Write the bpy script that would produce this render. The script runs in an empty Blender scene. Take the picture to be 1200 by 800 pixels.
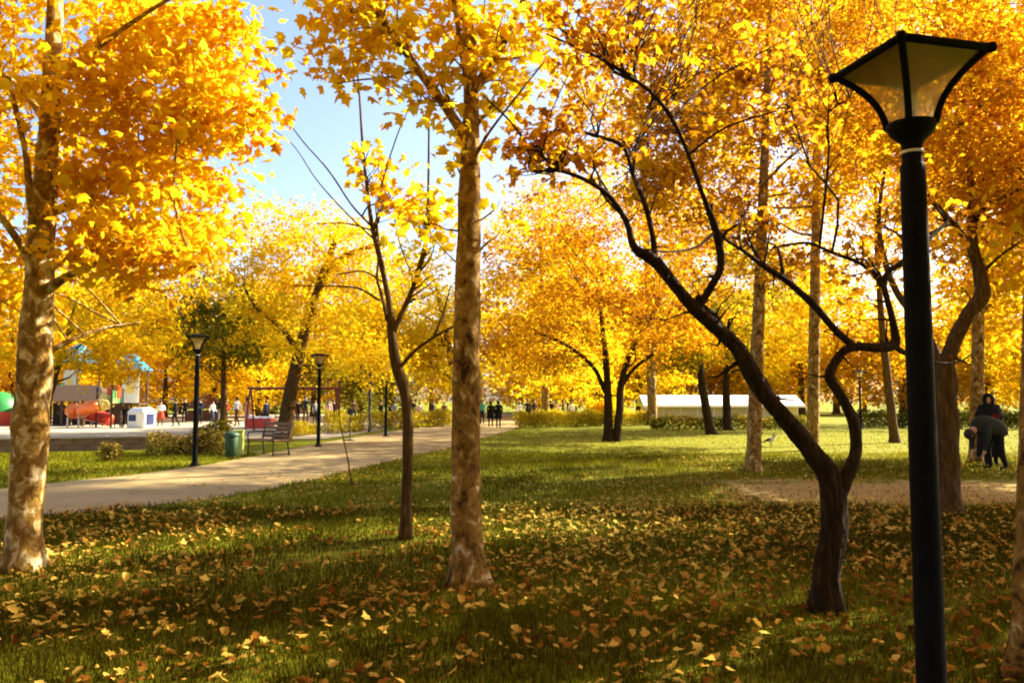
import bpy, bmesh, math, random
import numpy as np
from mathutils import Vector, Matrix

# ------------------------------------------------------------------ camera, sky, sun, exposure
scene = bpy.context.scene
COL = scene.collection
F = 940.0                       # focal length in photo pixels (1200 wide)
EYE = 1.6
PITCH = math.atan(68 / F)       # horizon sits a little below the middle of the frame
SUN_AZ = math.radians(62)       # clockwise from the view direction
SUN_EL = math.radians(33)

cam_d = bpy.data.cameras.new('camera')
cam = bpy.data.objects.new('camera', cam_d)
COL.objects.link(cam)
cam.location = (0, 0, EYE)
cam.rotation_euler = (math.pi / 2 + PITCH, 0, 0)
cam_d.sensor_fit = 'HORIZONTAL'
cam_d.sensor_width = 36
cam_d.lens = 36 * F / 1200
cam_d.clip_end = 2000
scene.camera = cam

world = bpy.data.worlds.new('World')
scene.world = world
world.use_nodes = True
wn = world.node_tree
bg = wn.nodes['Background']
sky = wn.nodes.new('ShaderNodeTexSky')
sky.sky_type = 'NISHITA'
sky.sun_disc = False
sky.sun_elevation = SUN_EL
sky.sun_rotation = SUN_AZ
sky.altitude = 1000
sky.air_density = 1.0
sky.dust_density = 5.0
sky.ozone_density = 0.8
wn.links.new(sky.outputs[0], bg.inputs[0])
bg.inputs[1].default_value = 0.068

SUN_DIR = Vector((math.sin(SUN_AZ) * math.cos(SUN_EL), math.cos(SUN_AZ) * math.cos(SUN_EL), math.sin(SUN_EL)))
sun_d = bpy.data.lights.new('sun', 'SUN')
sun_d.energy = 5.0
sun_d.angle = math.radians(0.6)
sun_d.color = (1.0, 0.88, 0.64)
sun = bpy.data.objects.new('sun', sun_d)
sun.rotation_euler = SUN_DIR.to_track_quat('Z', 'Y').to_euler()
sun.location = SUN_DIR * 60
COL.objects.link(sun)

vs = scene.view_settings
vs.view_transform = 'Standard'
vs.look = 'None'
vs.gamma = 1.0
vs.exposure = 2.35
scene.cycles.max_bounces = 8
scene.cycles.diffuse_bounces = 4
scene.cycles.transmission_bounces = 6
scene.cycles.transparent_max_bounces = 8
scene.cycles.caustics_reflective = False
scene.cycles.caustics_refractive = False
scene.cycles.use_denoising = True
scene.cycles.filter_width = 2.0

rng = np.random.default_rng(11)
random.seed(11)

# ------------------------------------------------------------------ picture -> place helpers
_fw = np.array([0, math.cos(PITCH), math.sin(PITCH)])
_up = np.array([0, -math.sin(PITCH), math.cos(PITCH)])


def P(px, py, d):
    v = np.array([(px - 600) / F, 0, 0]) + _fw + _up * ((400 - py) / F)
    return np.array([0, 0, EYE]) + v * (d / v[1])


def G(px, py, z=0.0):
    v = np.array([(px - 600) / F, 0, 0]) + _fw + _up * ((400 - py) / F)
    return np.array([0, 0, EYE]) + v * ((z - EYE) / v[2])


# ------------------------------------------------------------------ object helpers
def tag(o, label=None, cat=None, group=None, kind=None):
    if label: o['label'] = label
    if cat: o['category'] = cat
    if group: o['group'] = group
    if kind: o['kind'] = kind
    return o


def empty(name, loc=(0, 0, 0), rz=0.0):
    o = bpy.data.objects.new(name, None)
    o.location = loc
    o.rotation_euler = (0, 0, rz)
    o.empty_display_size = 0.2
    COL.objects.link(o)
    return o


def link_mesh(name, me, mat=None, parent=None):
    if mat is not None and not me.materials:
        for m in (mat if isinstance(mat, (list, tuple)) else [mat]):
            me.materials.append(m)
    o = bpy.data.objects.new(name, me)
    COL.objects.link(o)
    o.parent = parent
    return o


def np_mesh(name, V, T, tint=None, smooth=False):
    """V (n,3), T (m,k) k = 3 or 4"""
    V = np.ascontiguousarray(V, dtype=np.float32)
    T = np.ascontiguousarray(T, dtype=np.int32)
    me = bpy.data.meshes.new(name)
    k = T.shape[1]
    me.vertices.add(len(V))
    me.vertices.foreach_set('co', V.ravel())
    me.loops.add(T.size)
    me.loops.foreach_set('vertex_index', T.ravel())
    me.polygons.add(len(T))
    me.polygons.foreach_set('loop_start', np.arange(0, T.size, k, dtype=np.int32))
    if smooth:
        me.polygons.foreach_set('use_smooth', np.ones(len(T), dtype=bool))
    if tint is not None:
        a = me.attributes.new('tint', 'FLOAT', 'POINT')
        a.data.foreach_set('value', np.ascontiguousarray(tint, dtype=np.float32))
    me.update(calc_edges=True)
    return me


def bm_obj(name, bm, mat, parent=None, bevel=0, smooth=False):
    if bevel:
        bmesh.ops.bevel(bm, geom=bm.edges[:], offset=bevel, segments=1, affect='EDGES', clamp_overlap=True)
    me = bpy.data.meshes.new(name)
    bm.to_mesh(me)
    bm.free()
    if smooth:
        for p in me.polygons: p.use_smooth = True
    return link_mesh(name, me, mat, parent)


def box(bm, c, s, rz=0.0):
    m = Matrix.Translation(c) @ Matrix.Rotation(rz, 4, 'Z') @ Matrix.Diagonal((s[0], s[1], s[2], 1))
    return bmesh.ops.create_cube(bm, size=1, matrix=m)['verts']


def box_obj(name, c, s, mat, parent=None, rz=0.0, bevel=0.01):
    bm = bmesh.new()
    box(bm, c, s, rz)
    return bm_obj(name, bm, mat, parent, bevel)


def lathe(name, prof, mat, parent=None, n=24, loc=(0, 0, 0)):
    """prof: list of (r,z)"""
    V, T = [], []
    for r, z in prof:
        for i in range(n):
            a = 2 * math.pi * i / n
            V.append((r * math.cos(a) + loc[0], r * math.sin(a) + loc[1], z + loc[2]))
    for j in range(len(prof) - 1):
        for i in range(n):
            a, b = j * n + i, j * n + (i + 1) % n
            T.append((a, b, b + n, a + n))
    o = link_mesh(name, np_mesh(name, V, T, smooth=True), mat, parent)
    return o


def catmull(pts, step):
    """pts (n,4): x,y,z,r -> resampled smooth polyline"""
    p = np.asarray(pts, float)
    if len(p) == 2:
        p = np.vstack([p[0], (p[0] + p[1]) / 2, p[1]])
    q = np.vstack([2 * p[0] - p[1], p, 2 * p[-1] - p[-2]])
    out = []
    for i in range(1, len(q) - 2):
        L = np.linalg.norm(q[i + 1, :3] - q[i, :3])
        n = max(2, int(L / step))
        t = np.linspace(0, 1, n, endpoint=False)[:, None]
        a, b, c, d = q[i - 1], q[i], q[i + 1], q[i + 2]
        out.append(0.5 * (2 * b + (c - a) * t + (2 * a - 5 * b + 4 * c - d) * t ** 2 + (3 * b - a - 3 * c + d) * t ** 3))
    out.append(q[-2][None])
    o = np.vstack(out)
    o[:, 3] = np.maximum(o[:, 3], 0.002)
    return o


def tube(pts, n=12, bump=0.0, seed=0, flare=False, step=0.12, smooth=True):
    """one tapering tube along pts (x,y,z,r) -> V,T(quads)"""
    c = catmull(pts, step) if smooth else np.asarray(pts, float)
    m = len(c)
    tan = np.gradient(c[:, :3], axis=0)
    tan /= np.linalg.norm(tan, axis=1)[:, None] + 1e-9
    ref = np.array([1.0, 0, 0]) if abs(tan[0][0]) < 0.8 else np.array([0, 1.0, 0])
    U = np.zeros((m, 3))
    u = ref - tan[0] * ref.dot(tan[0])
    for i in range(m):
        u = u - tan[i] * u.dot(tan[i])
        u /= np.linalg.norm(u) + 1e-9
        U[i] = u
    W = np.cross(tan, U)
    ang = np.linspace(0, 2 * np.pi, n, endpoint=False)
    r = np.repeat(c[:, 3][:, None], n, 1)
    if bump:
        g = np.random.default_rng(seed)
        s = np.cumsum(np.r_[0, np.linalg.norm(np.diff(c[:, :3], axis=0), axis=1)])[:, None]
        nz = np.zeros_like(r)
        for k in range(9):
            nz += np.sin((1 + k % 4) * ang[None] + g.uniform(2, 14) * s + g.uniform(0, 6.28)) * g.uniform(0.3, 1)
        nz += g.normal(0, 0.5, r.shape)
        r = r * (1 + bump * nz * 0.35)
    if flare:
        h = np.maximum(c[:, 2] - 0.0, 0)[:, None]
        lob = 1 + 0.25 * np.sin(3 * ang[None] + seed) + 0.15 * np.sin(5 * ang[None] + 2 * seed)
        r = r * (1 + 0.45 * np.exp(-h / 0.13) * lob)
    V = c[:, None, :3] + r[:, :, None] * (np.cos(ang)[None, :, None] * U[:, None] + np.sin(ang)[None, :, None] * W[:, None])
    V = V.reshape(-1, 3)
    i = np.arange(m - 1)[:, None] * n
    j = np.arange(n)[None]
    jn = (j + 1) % n
    T = np.stack([i + j, i + jn, i + n + jn, i + n + j], -1).reshape(-1, 4)
    # end caps as quads collapsing to the centre line
    V = np.vstack([V, c[0, :3], c[-1, :3]])
    a = len(V) - 2
    half = np.arange(0, n, 2)
    cap0 = np.stack([np.full(len(half), a), (half + 2) % n, half + 1, half], -1)
    e = (m - 1) * n
    cap1 = np.stack([np.full(len(half), a + 1), e + half, e + half + 1, e + (half + 2) % n], -1)
    return V, np.vstack([T, cap0, cap1])


def tube_obj(name, pts, mat, parent=None, origin=(0, 0, 0), **k):
    V, T = tube(pts, **k)
    return link_mesh(name, np_mesh(name, V - np.asarray(origin), T, smooth=True), mat, parent)


def tubes_mesh(name, many, n=5, step=0.25, origin=(0, 0, 0)):
    Vs, Ts, o = [], [], 0
    for pts in many:
        V, T = tube(pts, n=n, step=step)
        Vs.append(V)
        Ts.append(T + o)
        o += len(V)
    return np_mesh(name, np.vstack(Vs) - np.asarray(origin), np.vstack(Ts), smooth=True)


# ------------------------------------------------------------------ materials
def mat_new(name):
    m = bpy.data.materials.new(name)
    m.use_nodes = True
    nt = m.node_tree
    nt.nodes.clear()
    out = nt.nodes.new('ShaderNodeOutputMaterial')
    return m, nt, out


def ramp(nt, fac, stops, interp='LINEAR'):
    r = nt.nodes.new('ShaderNodeValToRGB')
    r.color_ramp.interpolation = interp
    e = r.color_ramp.elements
    while len(e) < len(stops): e.new(0.5)
    for el, (p, c) in zip(e, stops):
        el.position = p
        el.color = (*c, 1)
    nt.links.new(fac, r.inputs[0])
    return r.outputs[0]


def noise(nt, scale, detail=5, vec=None, rough=0.6, dist=0.0):
    n = nt.nodes.new('ShaderNodeTexNoise')
    n.inputs['Scale'].default_value = scale
    n.inputs['Detail'].default_value = detail
    n.inputs['Roughness'].default_value = rough
    n.inputs['Distortion'].default_value = dist
    if vec is not None: nt.links.new(vec, n.inputs['Vector'])
    return n.outputs[0]


def mapped(nt, scale=(1, 1, 1), src='Object'):
    c = nt.nodes.new('ShaderNodeTexCoord')
    m = nt.nodes.new('ShaderNodeMapping')
    m.inputs['Scale'].default_value = scale
    nt.links.new(c.outputs[src], m.inputs[0])
    return m.outputs[0]


def mixc(nt, fac, a, b, typ='MIX'):
    m = nt.nodes.new('ShaderNodeMix')
    m.data_type = 'RGBA'
    m.blend_type = typ
    for v, i in ((fac, 0), (a, 6), (b, 7)):
        if isinstance(v, (int, float)): m.inputs[i].default_value = v
        elif isinstance(v, tuple): m.inputs[i].default_value = (*v, 1)
        else: nt.links.new(v, m.inputs[i])
    return m.outputs[2]


def math_n(nt, op, a, b=0.0):
    m = nt.nodes.new('ShaderNodeMath')
    m.operation = op
    for v, i in ((a, 0), (b, 1)):
        if isinstance(v, (int, float)): m.inputs[i].default_value = v
        else: nt.links.new(v, m.inputs[i])
    return m.outputs[0]


def bump_n(nt, h, strength=0.5, dist=0.02):
    b = nt.nodes.new('ShaderNodeBump')
    b.inputs['Strength'].default_value = strength
    b.inputs['Distance'].default_value = dist
    nt.links.new(h, b.inputs['Height'])
    return b.outputs[0]


def principled(nt, out, col, rough=0.8, metal=0.0, normal=None, spec=0.3):
    p = nt.nodes.new('ShaderNodeBsdfPrincipled')
    if isinstance(col, tuple): p.inputs['Base Color'].default_value = (*col, 1)
    else: nt.links.new(col, p.inputs['Base Color'])
    if isinstance(rough, (int, float)): p.inputs['Roughness'].default_value = rough
    else: nt.links.new(rough, p.inputs['Roughness'])
    p.inputs['Metallic'].default_value = metal
    p.inputs['Specular IOR Level'].default_value = spec
    if normal is not None: nt.links.new(normal, p.inputs['Normal'])
    nt.links.new(p.outputs[0], out.inputs[0])
    return p


def plain(name, col, rough=0.7, metal=0.0, var=0.18, scale=6.0, spec=0.3):
    m, nt, out = mat_new(name)
    n = noise(nt, scale, 6, mapped(nt))
    c = ramp(nt, n, [(0.25, tuple(max(0, x * (1 - var)) for x in col)), (0.75, tuple(x * (1 + var) for x in col))])
    principled(nt, out, c, rough, metal, bump_n(nt, n, 0.15, 0.01), spec)
    return m


def leafmat(name, stops, trans=0.56):
    m, nt, out = mat_new(name)
    a = nt.nodes.new('ShaderNodeAttribute')
    a.attribute_name = 'tint'
    col = ramp(nt, a.outputs['Fac'], stops)
    # fine mottling inside each leaf
    n = noise(nt, 35, 3, mapped(nt))
    col = mixc(nt, math_n(nt, 'MULTIPLY', n, 0.22), col, (0.32, 0.12, 0.012))
    d = nt.nodes.new('ShaderNodeBsdfDiffuse')
    t = nt.nodes.new('ShaderNodeBsdfTranslucent')
    mx = nt.nodes.new('ShaderNodeMixShader')
    mx.inputs[0].default_value = trans
    nt.links.new(col, d.inputs[0])
    nt.links.new(col, t.inputs[0])
    nt.links.new(d.outputs[0], mx.inputs[1])
    nt.links.new(t.outputs[0], mx.inputs[2])
    nt.links.new(mx.outputs[0], out.inputs[0])
    return m


YEL = (0.86, 0.62, 0.012)
LEM = (0.82, 0.71, 0.03)
GOLD = (0.83, 0.51, 0.010)
ORG = (0.72, 0.35, 0.010)
RUST = (0.40, 0.14, 0.012)
BRN = (0.16, 0.06, 0.015)
OLV = (0.16, 0.17, 0.012)
GRN = (0.055, 0.085, 0.010)

M = {}
M['leaf_gold'] = leafmat('leaf_gold', [(0, RUST), (0.25, ORG), (0.55, GOLD), (0.8, YEL), (1, LEM)])
M['leaf_yellow'] = leafmat('leaf_yellow', [(0, ORG), (0.25, GOLD), (0.55, YEL), (1, LEM)])
M['leaf_orange'] = leafmat('leaf_orange', [(0, BRN), (0.2, RUST), (0.5, ORG), (0.8, GOLD), (1, YEL)])
M['leaf_rust'] = leafmat('leaf_rust', [(0, BRN), (0.45, RUST), (0.8, ORG), (1, GOLD)])
M['leaf_olive'] = leafmat('leaf_olive', [(0, GRN), (0.45, OLV), (0.8, (0.38, 0.30, 0.02)), (1, YEL)])
M['leaf_green'] = leafmat('leaf_green', [(0, (0.02, 0.03, 0.006)), (0.6, GRN), (1, OLV)], 0.35)
M['leaf_hedge'] = leafmat('leaf_hedge', [(0, OLV), (0.4, (0.45, 0.34, 0.02)), (1, LEM)], 0.4)
M['leaf_dry'] = leafmat('leaf_dry', [(0, (0.09, 0.06, 0.012)), (0.35, (0.19, 0.15, 0.03)), (0.65, (0.36, 0.29, 0.055)), (1, (0.56, 0.48, 0.10))], 0.3)
M['litter'] = leafmat('litter', [(0, (0.10, 0.038, 0.010)), (0.25, (0.30, 0.13, 0.02)), (0.5, (0.50, 0.30, 0.05)), (0.75, (0.68, 0.48, 0.10)), (1, (0.80, 0.64, 0.14))], 0.25)
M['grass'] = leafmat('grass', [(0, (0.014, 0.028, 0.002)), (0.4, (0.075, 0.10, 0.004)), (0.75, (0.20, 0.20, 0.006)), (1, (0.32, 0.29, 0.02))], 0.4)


def bark_plane(name='bark_plane', k=0.0):
    m, nt, out = mat_new(name)
    v = mapped(nt, (1.0, 1.0, 0.75))
    n1 = noise(nt, 8.5, 8, v, 0.62, 0.8)
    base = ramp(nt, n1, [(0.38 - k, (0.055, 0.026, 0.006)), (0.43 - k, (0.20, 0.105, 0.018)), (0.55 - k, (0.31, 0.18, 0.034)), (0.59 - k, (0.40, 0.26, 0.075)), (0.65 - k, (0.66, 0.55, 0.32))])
    n2 = noise(nt, 14, 6, v)
    dark = ramp(nt, n2, [(0.34, (0.35, 0.3, 0.25)), (0.5, (1, 1, 1))])
    col = mixc(nt, 0.8, base, dark, 'MULTIPLY')
    n3 = noise(nt, 40, 6, mapped(nt, (1, 1, 0.5)))
    h = math_n(nt, 'ADD', math_n(nt, 'MULTIPLY', n1, 0.8), math_n(nt, 'MULTIPLY', n3, 0.3))
    principled(nt, out, col, 0.85, 0, bump_n(nt, h, 1.0, 0.05), 0.2)
    return m


def bark_rough(name, lo, hi, sc=1.0):
    m, nt, out = mat_new(name)
    v = mapped(nt, (1.0, 1.0, 0.16))
    n1 = noise(nt, 28 * sc, 6, v, 0.65, 0.6)
    n2 = noise(nt, 6, 4, mapped(nt))
    c = ramp(nt, n1, [(0.33, tuple(x * 0.35 for x in lo)), (0.5, lo), (0.68, hi)])
    c = mixc(nt, math_n(nt, 'MULTIPLY', n2, 0.5), c, (lo[0] * 1.4, lo[1] * 1.5, lo[2] * 1.2))
    principled(nt, out, c, 0.9, 0, bump_n(nt, n1, 1.0, 0.035), 0.15)
    return m


M['bark_plane'] = bark_plane()
M['bark_sunlit'] = bark_plane('bark_plane_sunlit', 0.055)  # same flaking bark made creamier, sunlight on this trunk put into its colour
M['bark_dark'] = bark_rough('bark_dark', (0.024, 0.013, 0.004), (0.085, 0.047, 0.016))
M['bark_brown'] = bark_rough('bark_brown', (0.07, 0.038, 0.012), (0.18, 0.105, 0.035))


def ground_mat():
    m, nt, out = mat_new('ground_turf')
    v = mapped(nt)
    n1 = noise(nt, 0.35, 4, v)
    n2 = noise(nt, 9.0, 8, v, 0.7)
    n3 = noise(nt, 90.0, 4, v, 0.7)
    g = ramp(nt, n2, [(0.3, (0.07, 0.085, 0.003)), (0.5, (0.155, 0.165, 0.004)), (0.72, (0.22, 0.21, 0.006))])
    g = mixc(nt, math_n(nt, 'MULTIPLY', n3, 0.5), g, (0.11, 0.12, 0.004))
    s = ramp(nt, n2, [(0.3, (0.19, 0.125, 0.035)), (0.6, (0.38, 0.28, 0.10)), (0.8, (0.50, 0.39, 0.17))])
    # bare trodden earth: a trail on the lawn and worn spots (real marks on the ground)
    sep = nt.nodes.new('ShaderNodeSeparateXYZ')
    nt.links.new(v, sep.inputs[0])
    wob = math_n(nt, 'MULTIPLY', math_n(nt, 'SUBTRACT', noise(nt, 0.6, 4, v), 0.5), 5.0)
    yy = math_n(nt, 'ADD', math_n(nt, 'SUBTRACT', sep.outputs[1], 14.3), wob)
    band = math_n(nt, 'SUBTRACT', 1.0, math_n(nt, 'DIVIDE', math_n(nt, 'ABSOLUTE', yy), 2.0))
    side = math_n(nt, 'MULTIPLY', math_n(nt, 'SUBTRACT', sep.outputs[0], 3.2), 0.55)
    msk = math_n(nt, 'MINIMUM', band, side)
    msk = math_n(nt, 'ADD', math_n(nt, 'MULTIPLY', msk, 1.6), math_n(nt, 'SUBTRACT', n2, 0.5))
    msk = ramp(nt, msk, [(0.12, (0, 0, 0)), (0.5, (1, 1, 1))])
    worn = ramp(nt, n1, [(0.68, (0, 0, 0)), (0.78, (0.6, 0.6, 0.6))])
    msk = mixc(nt, 1.0, msk, worn, 'LIGHTEN')
    col = mixc(nt, msk, g, s)
    principled(nt, out, col, 0.95, 0, bump_n(nt, n3, 0.6, 0.02), 0.1)
    return m


def path_mat(name, lo, hi):
    m, nt, out = mat_new(name)
    v = mapped(nt)
    n1 = noise(nt, 1.1, 6, v, 0.7)
    n2 = noise(nt, 60, 4, v)
    c = ramp(nt, n1, [(0.3, lo), (0.7, hi)])
    c = mixc(nt, math_n(nt, 'MULTIPLY', n2, 0.3), c, tuple(x * 0.6 for x in lo))
    principled(nt, out, c, 0.85, 0, bump_n(nt, n2, 0.3, 0.004), 0.3)
    return m


M['ground'] = ground_mat()
M['path'] = path_mat('path_paving', (0.26, 0.18, 0.07), (0.41, 0.30, 0.13))
M['plaza'] = path_mat('plaza_paving', (0.33, 0.27, 0.19), (0.45, 0.38, 0.28))
M['lamp_metal'] = plain('lamp_black_metal', (0.006, 0.0055, 0.005), 0.6, 0.0, 0.3, 9, 0.06)
M['post_metal'] = plain('dark_post_metal', (0.03, 0.026, 0.022), 0.5, 0.0, 0.3, 9, 0.4)
M['white_band'] = plain('white_cable_tie', (0.75, 0.72, 0.66), 0.4)
M['concrete'] = plain('wall_concrete', (0.19, 0.115, 0.06), 0.9, 0, 0.3, 3)
M['white_roof'] = plain('white_roofing', (0.80, 0.79, 0.76), 0.5, 0, 0.05, 2)
M['beige'] = plain('beige_panel', (0.62, 0.50, 0.30), 0.7, 0, 0.12, 2)
M['cyan'] = plain('cyan_plastic', (0.03, 0.40, 0.58), 0.35, 0, 0.08, 2, 0.5)
M['cyan_pale'] = plain('pale_cyan_plastic', (0.35, 0.62, 0.68), 0.35, 0, 0.08, 2, 0.5)
M['orange_plastic'] = plain('orange_plastic', (0.80, 0.17, 0.02), 0.35, 0, 0.1, 2, 0.5)
M['red_plastic'] = plain('red_plastic', (0.62, 0.05, 0.02), 0.35, 0, 0.1, 2, 0.5)
M['yellow_plastic'] = plain('yellow_plastic', (0.85, 0.62, 0.12), 0.35, 0, 0.1, 2, 0.5)
M['cream'] = plain('cream_panel', (0.80, 0.76, 0.60), 0.5, 0, 0.08, 3)
M['navy'] = plain('navy_panel', (0.02, 0.03, 0.10), 0.4)
M['maroon'] = plain('maroon_steel', (0.22, 0.04, 0.03), 0.5)
M['dark_wood'] = plain('dark_brown_wood', (0.06, 0.035, 0.022), 0.8)
M['brown_roof'] = plain('brown_roof', (0.16, 0.07, 0.035), 0.8)
M['bench_wood'] = plain('bench_wood', (0.20, 0.10, 0.045), 0.7, 0, 0.3, 5)
M['bin_green'] = plain('bin_green', (0.02, 0.06, 0.03), 0.5)
M['bin_yellow'] = plain('bin_yellowgreen', (0.42, 0.50, 0.12), 0.5)
M['green_plastic'] = plain('green_plastic', (0.03, 0.20, 0.05), 0.4)
M['skin'] = plain('skin', (0.48, 0.27, 0.18), 0.6, 0, 0.06, 12)
M['hair'] = plain('dark_hair', (0.02, 0.014, 0.010), 0.6)


def cloth(name, col):
    if name not in M: M[name] = plain(name, col, 0.9, 0, 0.2, 10, 0.1)
    return M[name]


def glass_mat():
    m, nt, out = mat_new('lantern_panel')
    t = nt.nodes.new('ShaderNodeBsdfTransparent')
    t.inputs[0].default_value = (0.97, 0.92, 0.76, 1)
    n = noise(nt, 7, 5, mapped(nt))
    tr = nt.nodes.new('ShaderNodeBsdfTranslucent')
    nt.links.new(ramp(nt, n, [(0.3, (0.66, 0.52, 0.22)), (0.7, (0.90, 0.76, 0.40))]), tr.inputs[0])
    gl = nt.nodes.new('ShaderNodeBsdfGlossy')
    gl.inputs['Roughness'].default_value = 0.18
    a = nt.nodes.new('ShaderNodeMixShader')
    a.inputs[0].default_value = 0.42
    b = nt.nodes.new('ShaderNodeMixShader')
    b.inputs[0].default_value = 0.07
    nt.links.new(t.outputs[0], a.inputs[1])
    nt.links.new(tr.outputs[0], a.inputs[2])
    nt.links.new(a.outputs[0], b.inputs[1])
    nt.links.new(gl.outputs[0], b.inputs[2])
    nt.links.new(b.outputs[0], out.inputs[0])
    return m


M['glass'] = glass_mat()

# ------------------------------------------------------------------ the setting: ground, path, plaza
def sheet(name, ring, z, mat, seg=None):
    bm = bmesh.new()
    vs_ = [bm.verts.new((x, y, z)) for x, y in ring]
    bm.faces.new(vs_)
    bmesh.ops.triangulate(bm, faces=bm.faces[:])
    o = bm_obj(name, bm, mat)
    return tag(o, kind='structure')


gs = 700
gm = bmesh.new()
bmesh.ops.create_grid(gm, x_segments=40, y_segments=40, size=gs)
ground = tag(bm_obj('ground', gm, M['ground']), kind='structure')

near_edge = [(-60, 632), (0, 609), (60, 603), (160, 594), (270, 580), (370, 561), (450, 542), (520, 526), (565, 513), (600, 503.5), (612, 497)]
far_edge = [(-60, 583), (0, 573), (100, 562), (220, 548), (300, 534), (372, 520), (440, 508), (500, 500), (545, 494)]


def smooth2(pts, step=0.5, jitter=0.0):
    p = np.array([list(G(*q)[:2]) + [0, 0.1] for q in pts])
    c = catmull(p, step)[:, :2]
    if jitter: c = c + rng.normal(0, jitter, c.shape)
    return c


NE = smooth2(near_edge, 0.22, 0.06)
FE = smooth2(far_edge, 0.5, 0.03)
path_ring = [tuple(p) for p in NE] + [(0.5, 90), (-6, 90)] + [tuple(p) for p in FE[::-1]]
path = sheet('path', path_ring, 0.006, M['path'])

plaza_ring = [(-7.6, 33), (-5.6, 60), (-5.5, 90), (-60, 90), (-60, 33)]
plaza = sheet('plaza', plaza_ring, 0.010, M['plaza'])

path_poly = np.array(path_ring)


def inside(poly, X, Y):
    r = np.zeros(len(X), bool)
    j = len(poly) - 1
    for i in range(len(poly)):
        xi, yi = poly[i]
        xj, yj = poly[j]
        c = ((yi > Y) != (yj > Y)) & (X < (xj - xi) * (Y - yi) / (yj - yi + 1e-12) + xi)
        r ^= c
        j = i
    return r


def fnoise(X, Y, sc, seed):
    g = np.random.default_rng(seed)
    v = np.zeros(len(X))
    for k in range(7):
        a = g.uniform(0, 6.28)
        f = sc * g.uniform(0.5, 2.2)
        v += np.sin((X * math.cos(a) + Y * math.sin(a)) * f + g.uniform(0, 6.28))
    return v / 7 ** 0.5


# ------------------------------------------------------------------ leaves
def fan(outline, centre):
    V = [centre] + outline
    n = len(outline)
    T = [(0, i + 1, (i + 1) % n + 1) for i in range(n)]
    return np.array(V, float), np.array(T)


_half = [(0.14, -0.02), (0.43, 0.06), (0.29, 0.25), (0.53, 0.46), (0.25, 0.56)]
_out = [(0.0, -0.04)] + _half + [(0.0, 1.0)] + [(-x, y) for x, y in _half[::-1]]


def shape_leaf(out2, c, fold, droop):
    o = [(x, y, -fold * abs(x) - droop * y * y) for x, y in out2]
    return fan(o, (c[0], c[1], -droop * c[1] ** 2))


LOBED = shape_leaf(_out, (0, 0.32), 0.42, 0.34)
_half2 = [(0.17, -0.02), (0.38, 0.10), (0.33, 0.30), (0.43, 0.50), (0.27, 0.72)]
_out2 = [(0.0, -0.04)] + _half2 + [(0.03, 0.93)] + [(-x * .9, y * 1.05) for x, y in _half2[::-1]]
CURLED = shape_leaf(_out2, (0, 0.32), -0.75, -0.4)
FLAT = shape_leaf(_out, (0, 0.32), 0.12, -0.25)
_s = [(0, 0, 0), (0.5, 0.22, -0.15), (0.17, 0.42, -0.06), (0, 1.0, -0.25), (-0.17, 0.42, -0.06), (-0.5, 0.22, -0.15)]
STAR = (np.array(_s, float), np.array([(0, 1, 2), (0, 2, 3), (0, 3, 4), (0, 4, 5)]))
OVAL = (np.array([(0, 0, 0), (0.30, 0.45, -0.08), (0, 1.0, -0.18), (-0.30, 0.45, -0.08)], float), np.array([(0, 1, 2), (0, 2, 3)]))


def rotations(n, g, up_bias=0.6, hang=0.0):
    """random frames; the local z (leaf normal) leans to +z by up_bias"""
    nz = g.normal(0, 1, (n, 3))
    nz /= np.linalg.norm(nz, axis=1)[:, None]
    nz[:, 2] = np.abs(nz[:, 2])
    nz += np.array([0, 0, up_bias])
    nz /= np.linalg.norm(nz, axis=1)[:, None]
    d = g.normal(0, 1, (n, 3))
    d[:, 2] -= hang
    d -= nz * (d * nz).sum(1)[:, None]
    d /= np.linalg.norm(d, axis=1)[:, None] + 1e-9
    x = np.cross(d, nz)
    return np.stack([x, d, nz], -1)


def leaf_cloud(pos, R, size, tmpl, tint):
    V0, T0 = tmpl
    k = len(V0)
    n = len(pos)
    vr = np.random.default_rng(n + 17)
    L = np.repeat(V0[None], n, 0)
    L[:, :, 0] *= vr.uniform(.55, 1.15, n)[:, None]           # broad and narrow leaves
    L[:, :, 2] *= vr.uniform(.2, 2.2, n)[:, None]             # flat and curled ones
    L[:, :, 0] += L[:, :, 1] ** 2 * vr.normal(0, .18, n)[:, None]
    V = np.einsum('nij,nkj->nki', R, L) * size[:, None, None] + pos[:, None]
    T = T0[None] + (np.arange(len(pos)) * k)[:, None, None]
    return V.reshape(-1, 3), T.reshape(-1, 3), np.repeat(tint, k)


def blob_points(g, clumps, leaves, nsub, sub_r):
    """clumps: (centre, radii, weight). Leaves sit in many small sprays spread over each clump's volume."""
    w = np.array([c[2] for c in clumps], float)
    w /= w.sum()
    pos, tint, subs = [], [], []
    for (c, r, _), f in zip(clumps, w):
        ns = max(3, int(nsub * f))
        d = g.normal(0, 1, (ns, 3))
        d /= np.linalg.norm(d, axis=1)[:, None]
        rad = g.uniform(0.25, 1.0, ns) ** 0.55
        sc = np.asarray(c) + d * rad[:, None] * np.asarray(r)
        subs.append(sc)
        st = np.clip(g.normal(0.5, 0.17, ns), 0, 1)
        n = int(leaves * f)
        k = g.integers(0, ns, n)
        srad = sub_r * g.uniform(0.6, 1.5, ns)
        off = g.normal(0, 1, (n, 3)) * srad[k][:, None] * np.array([1, 1, 0.6])
        pos.append(sc[k] + off)
        tint.append(np.clip(st[k] + g.normal(0, 0.16, n), 0, 1))
    return np.vstack(pos), np.concatenate(tint), np.vstack(subs)


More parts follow.
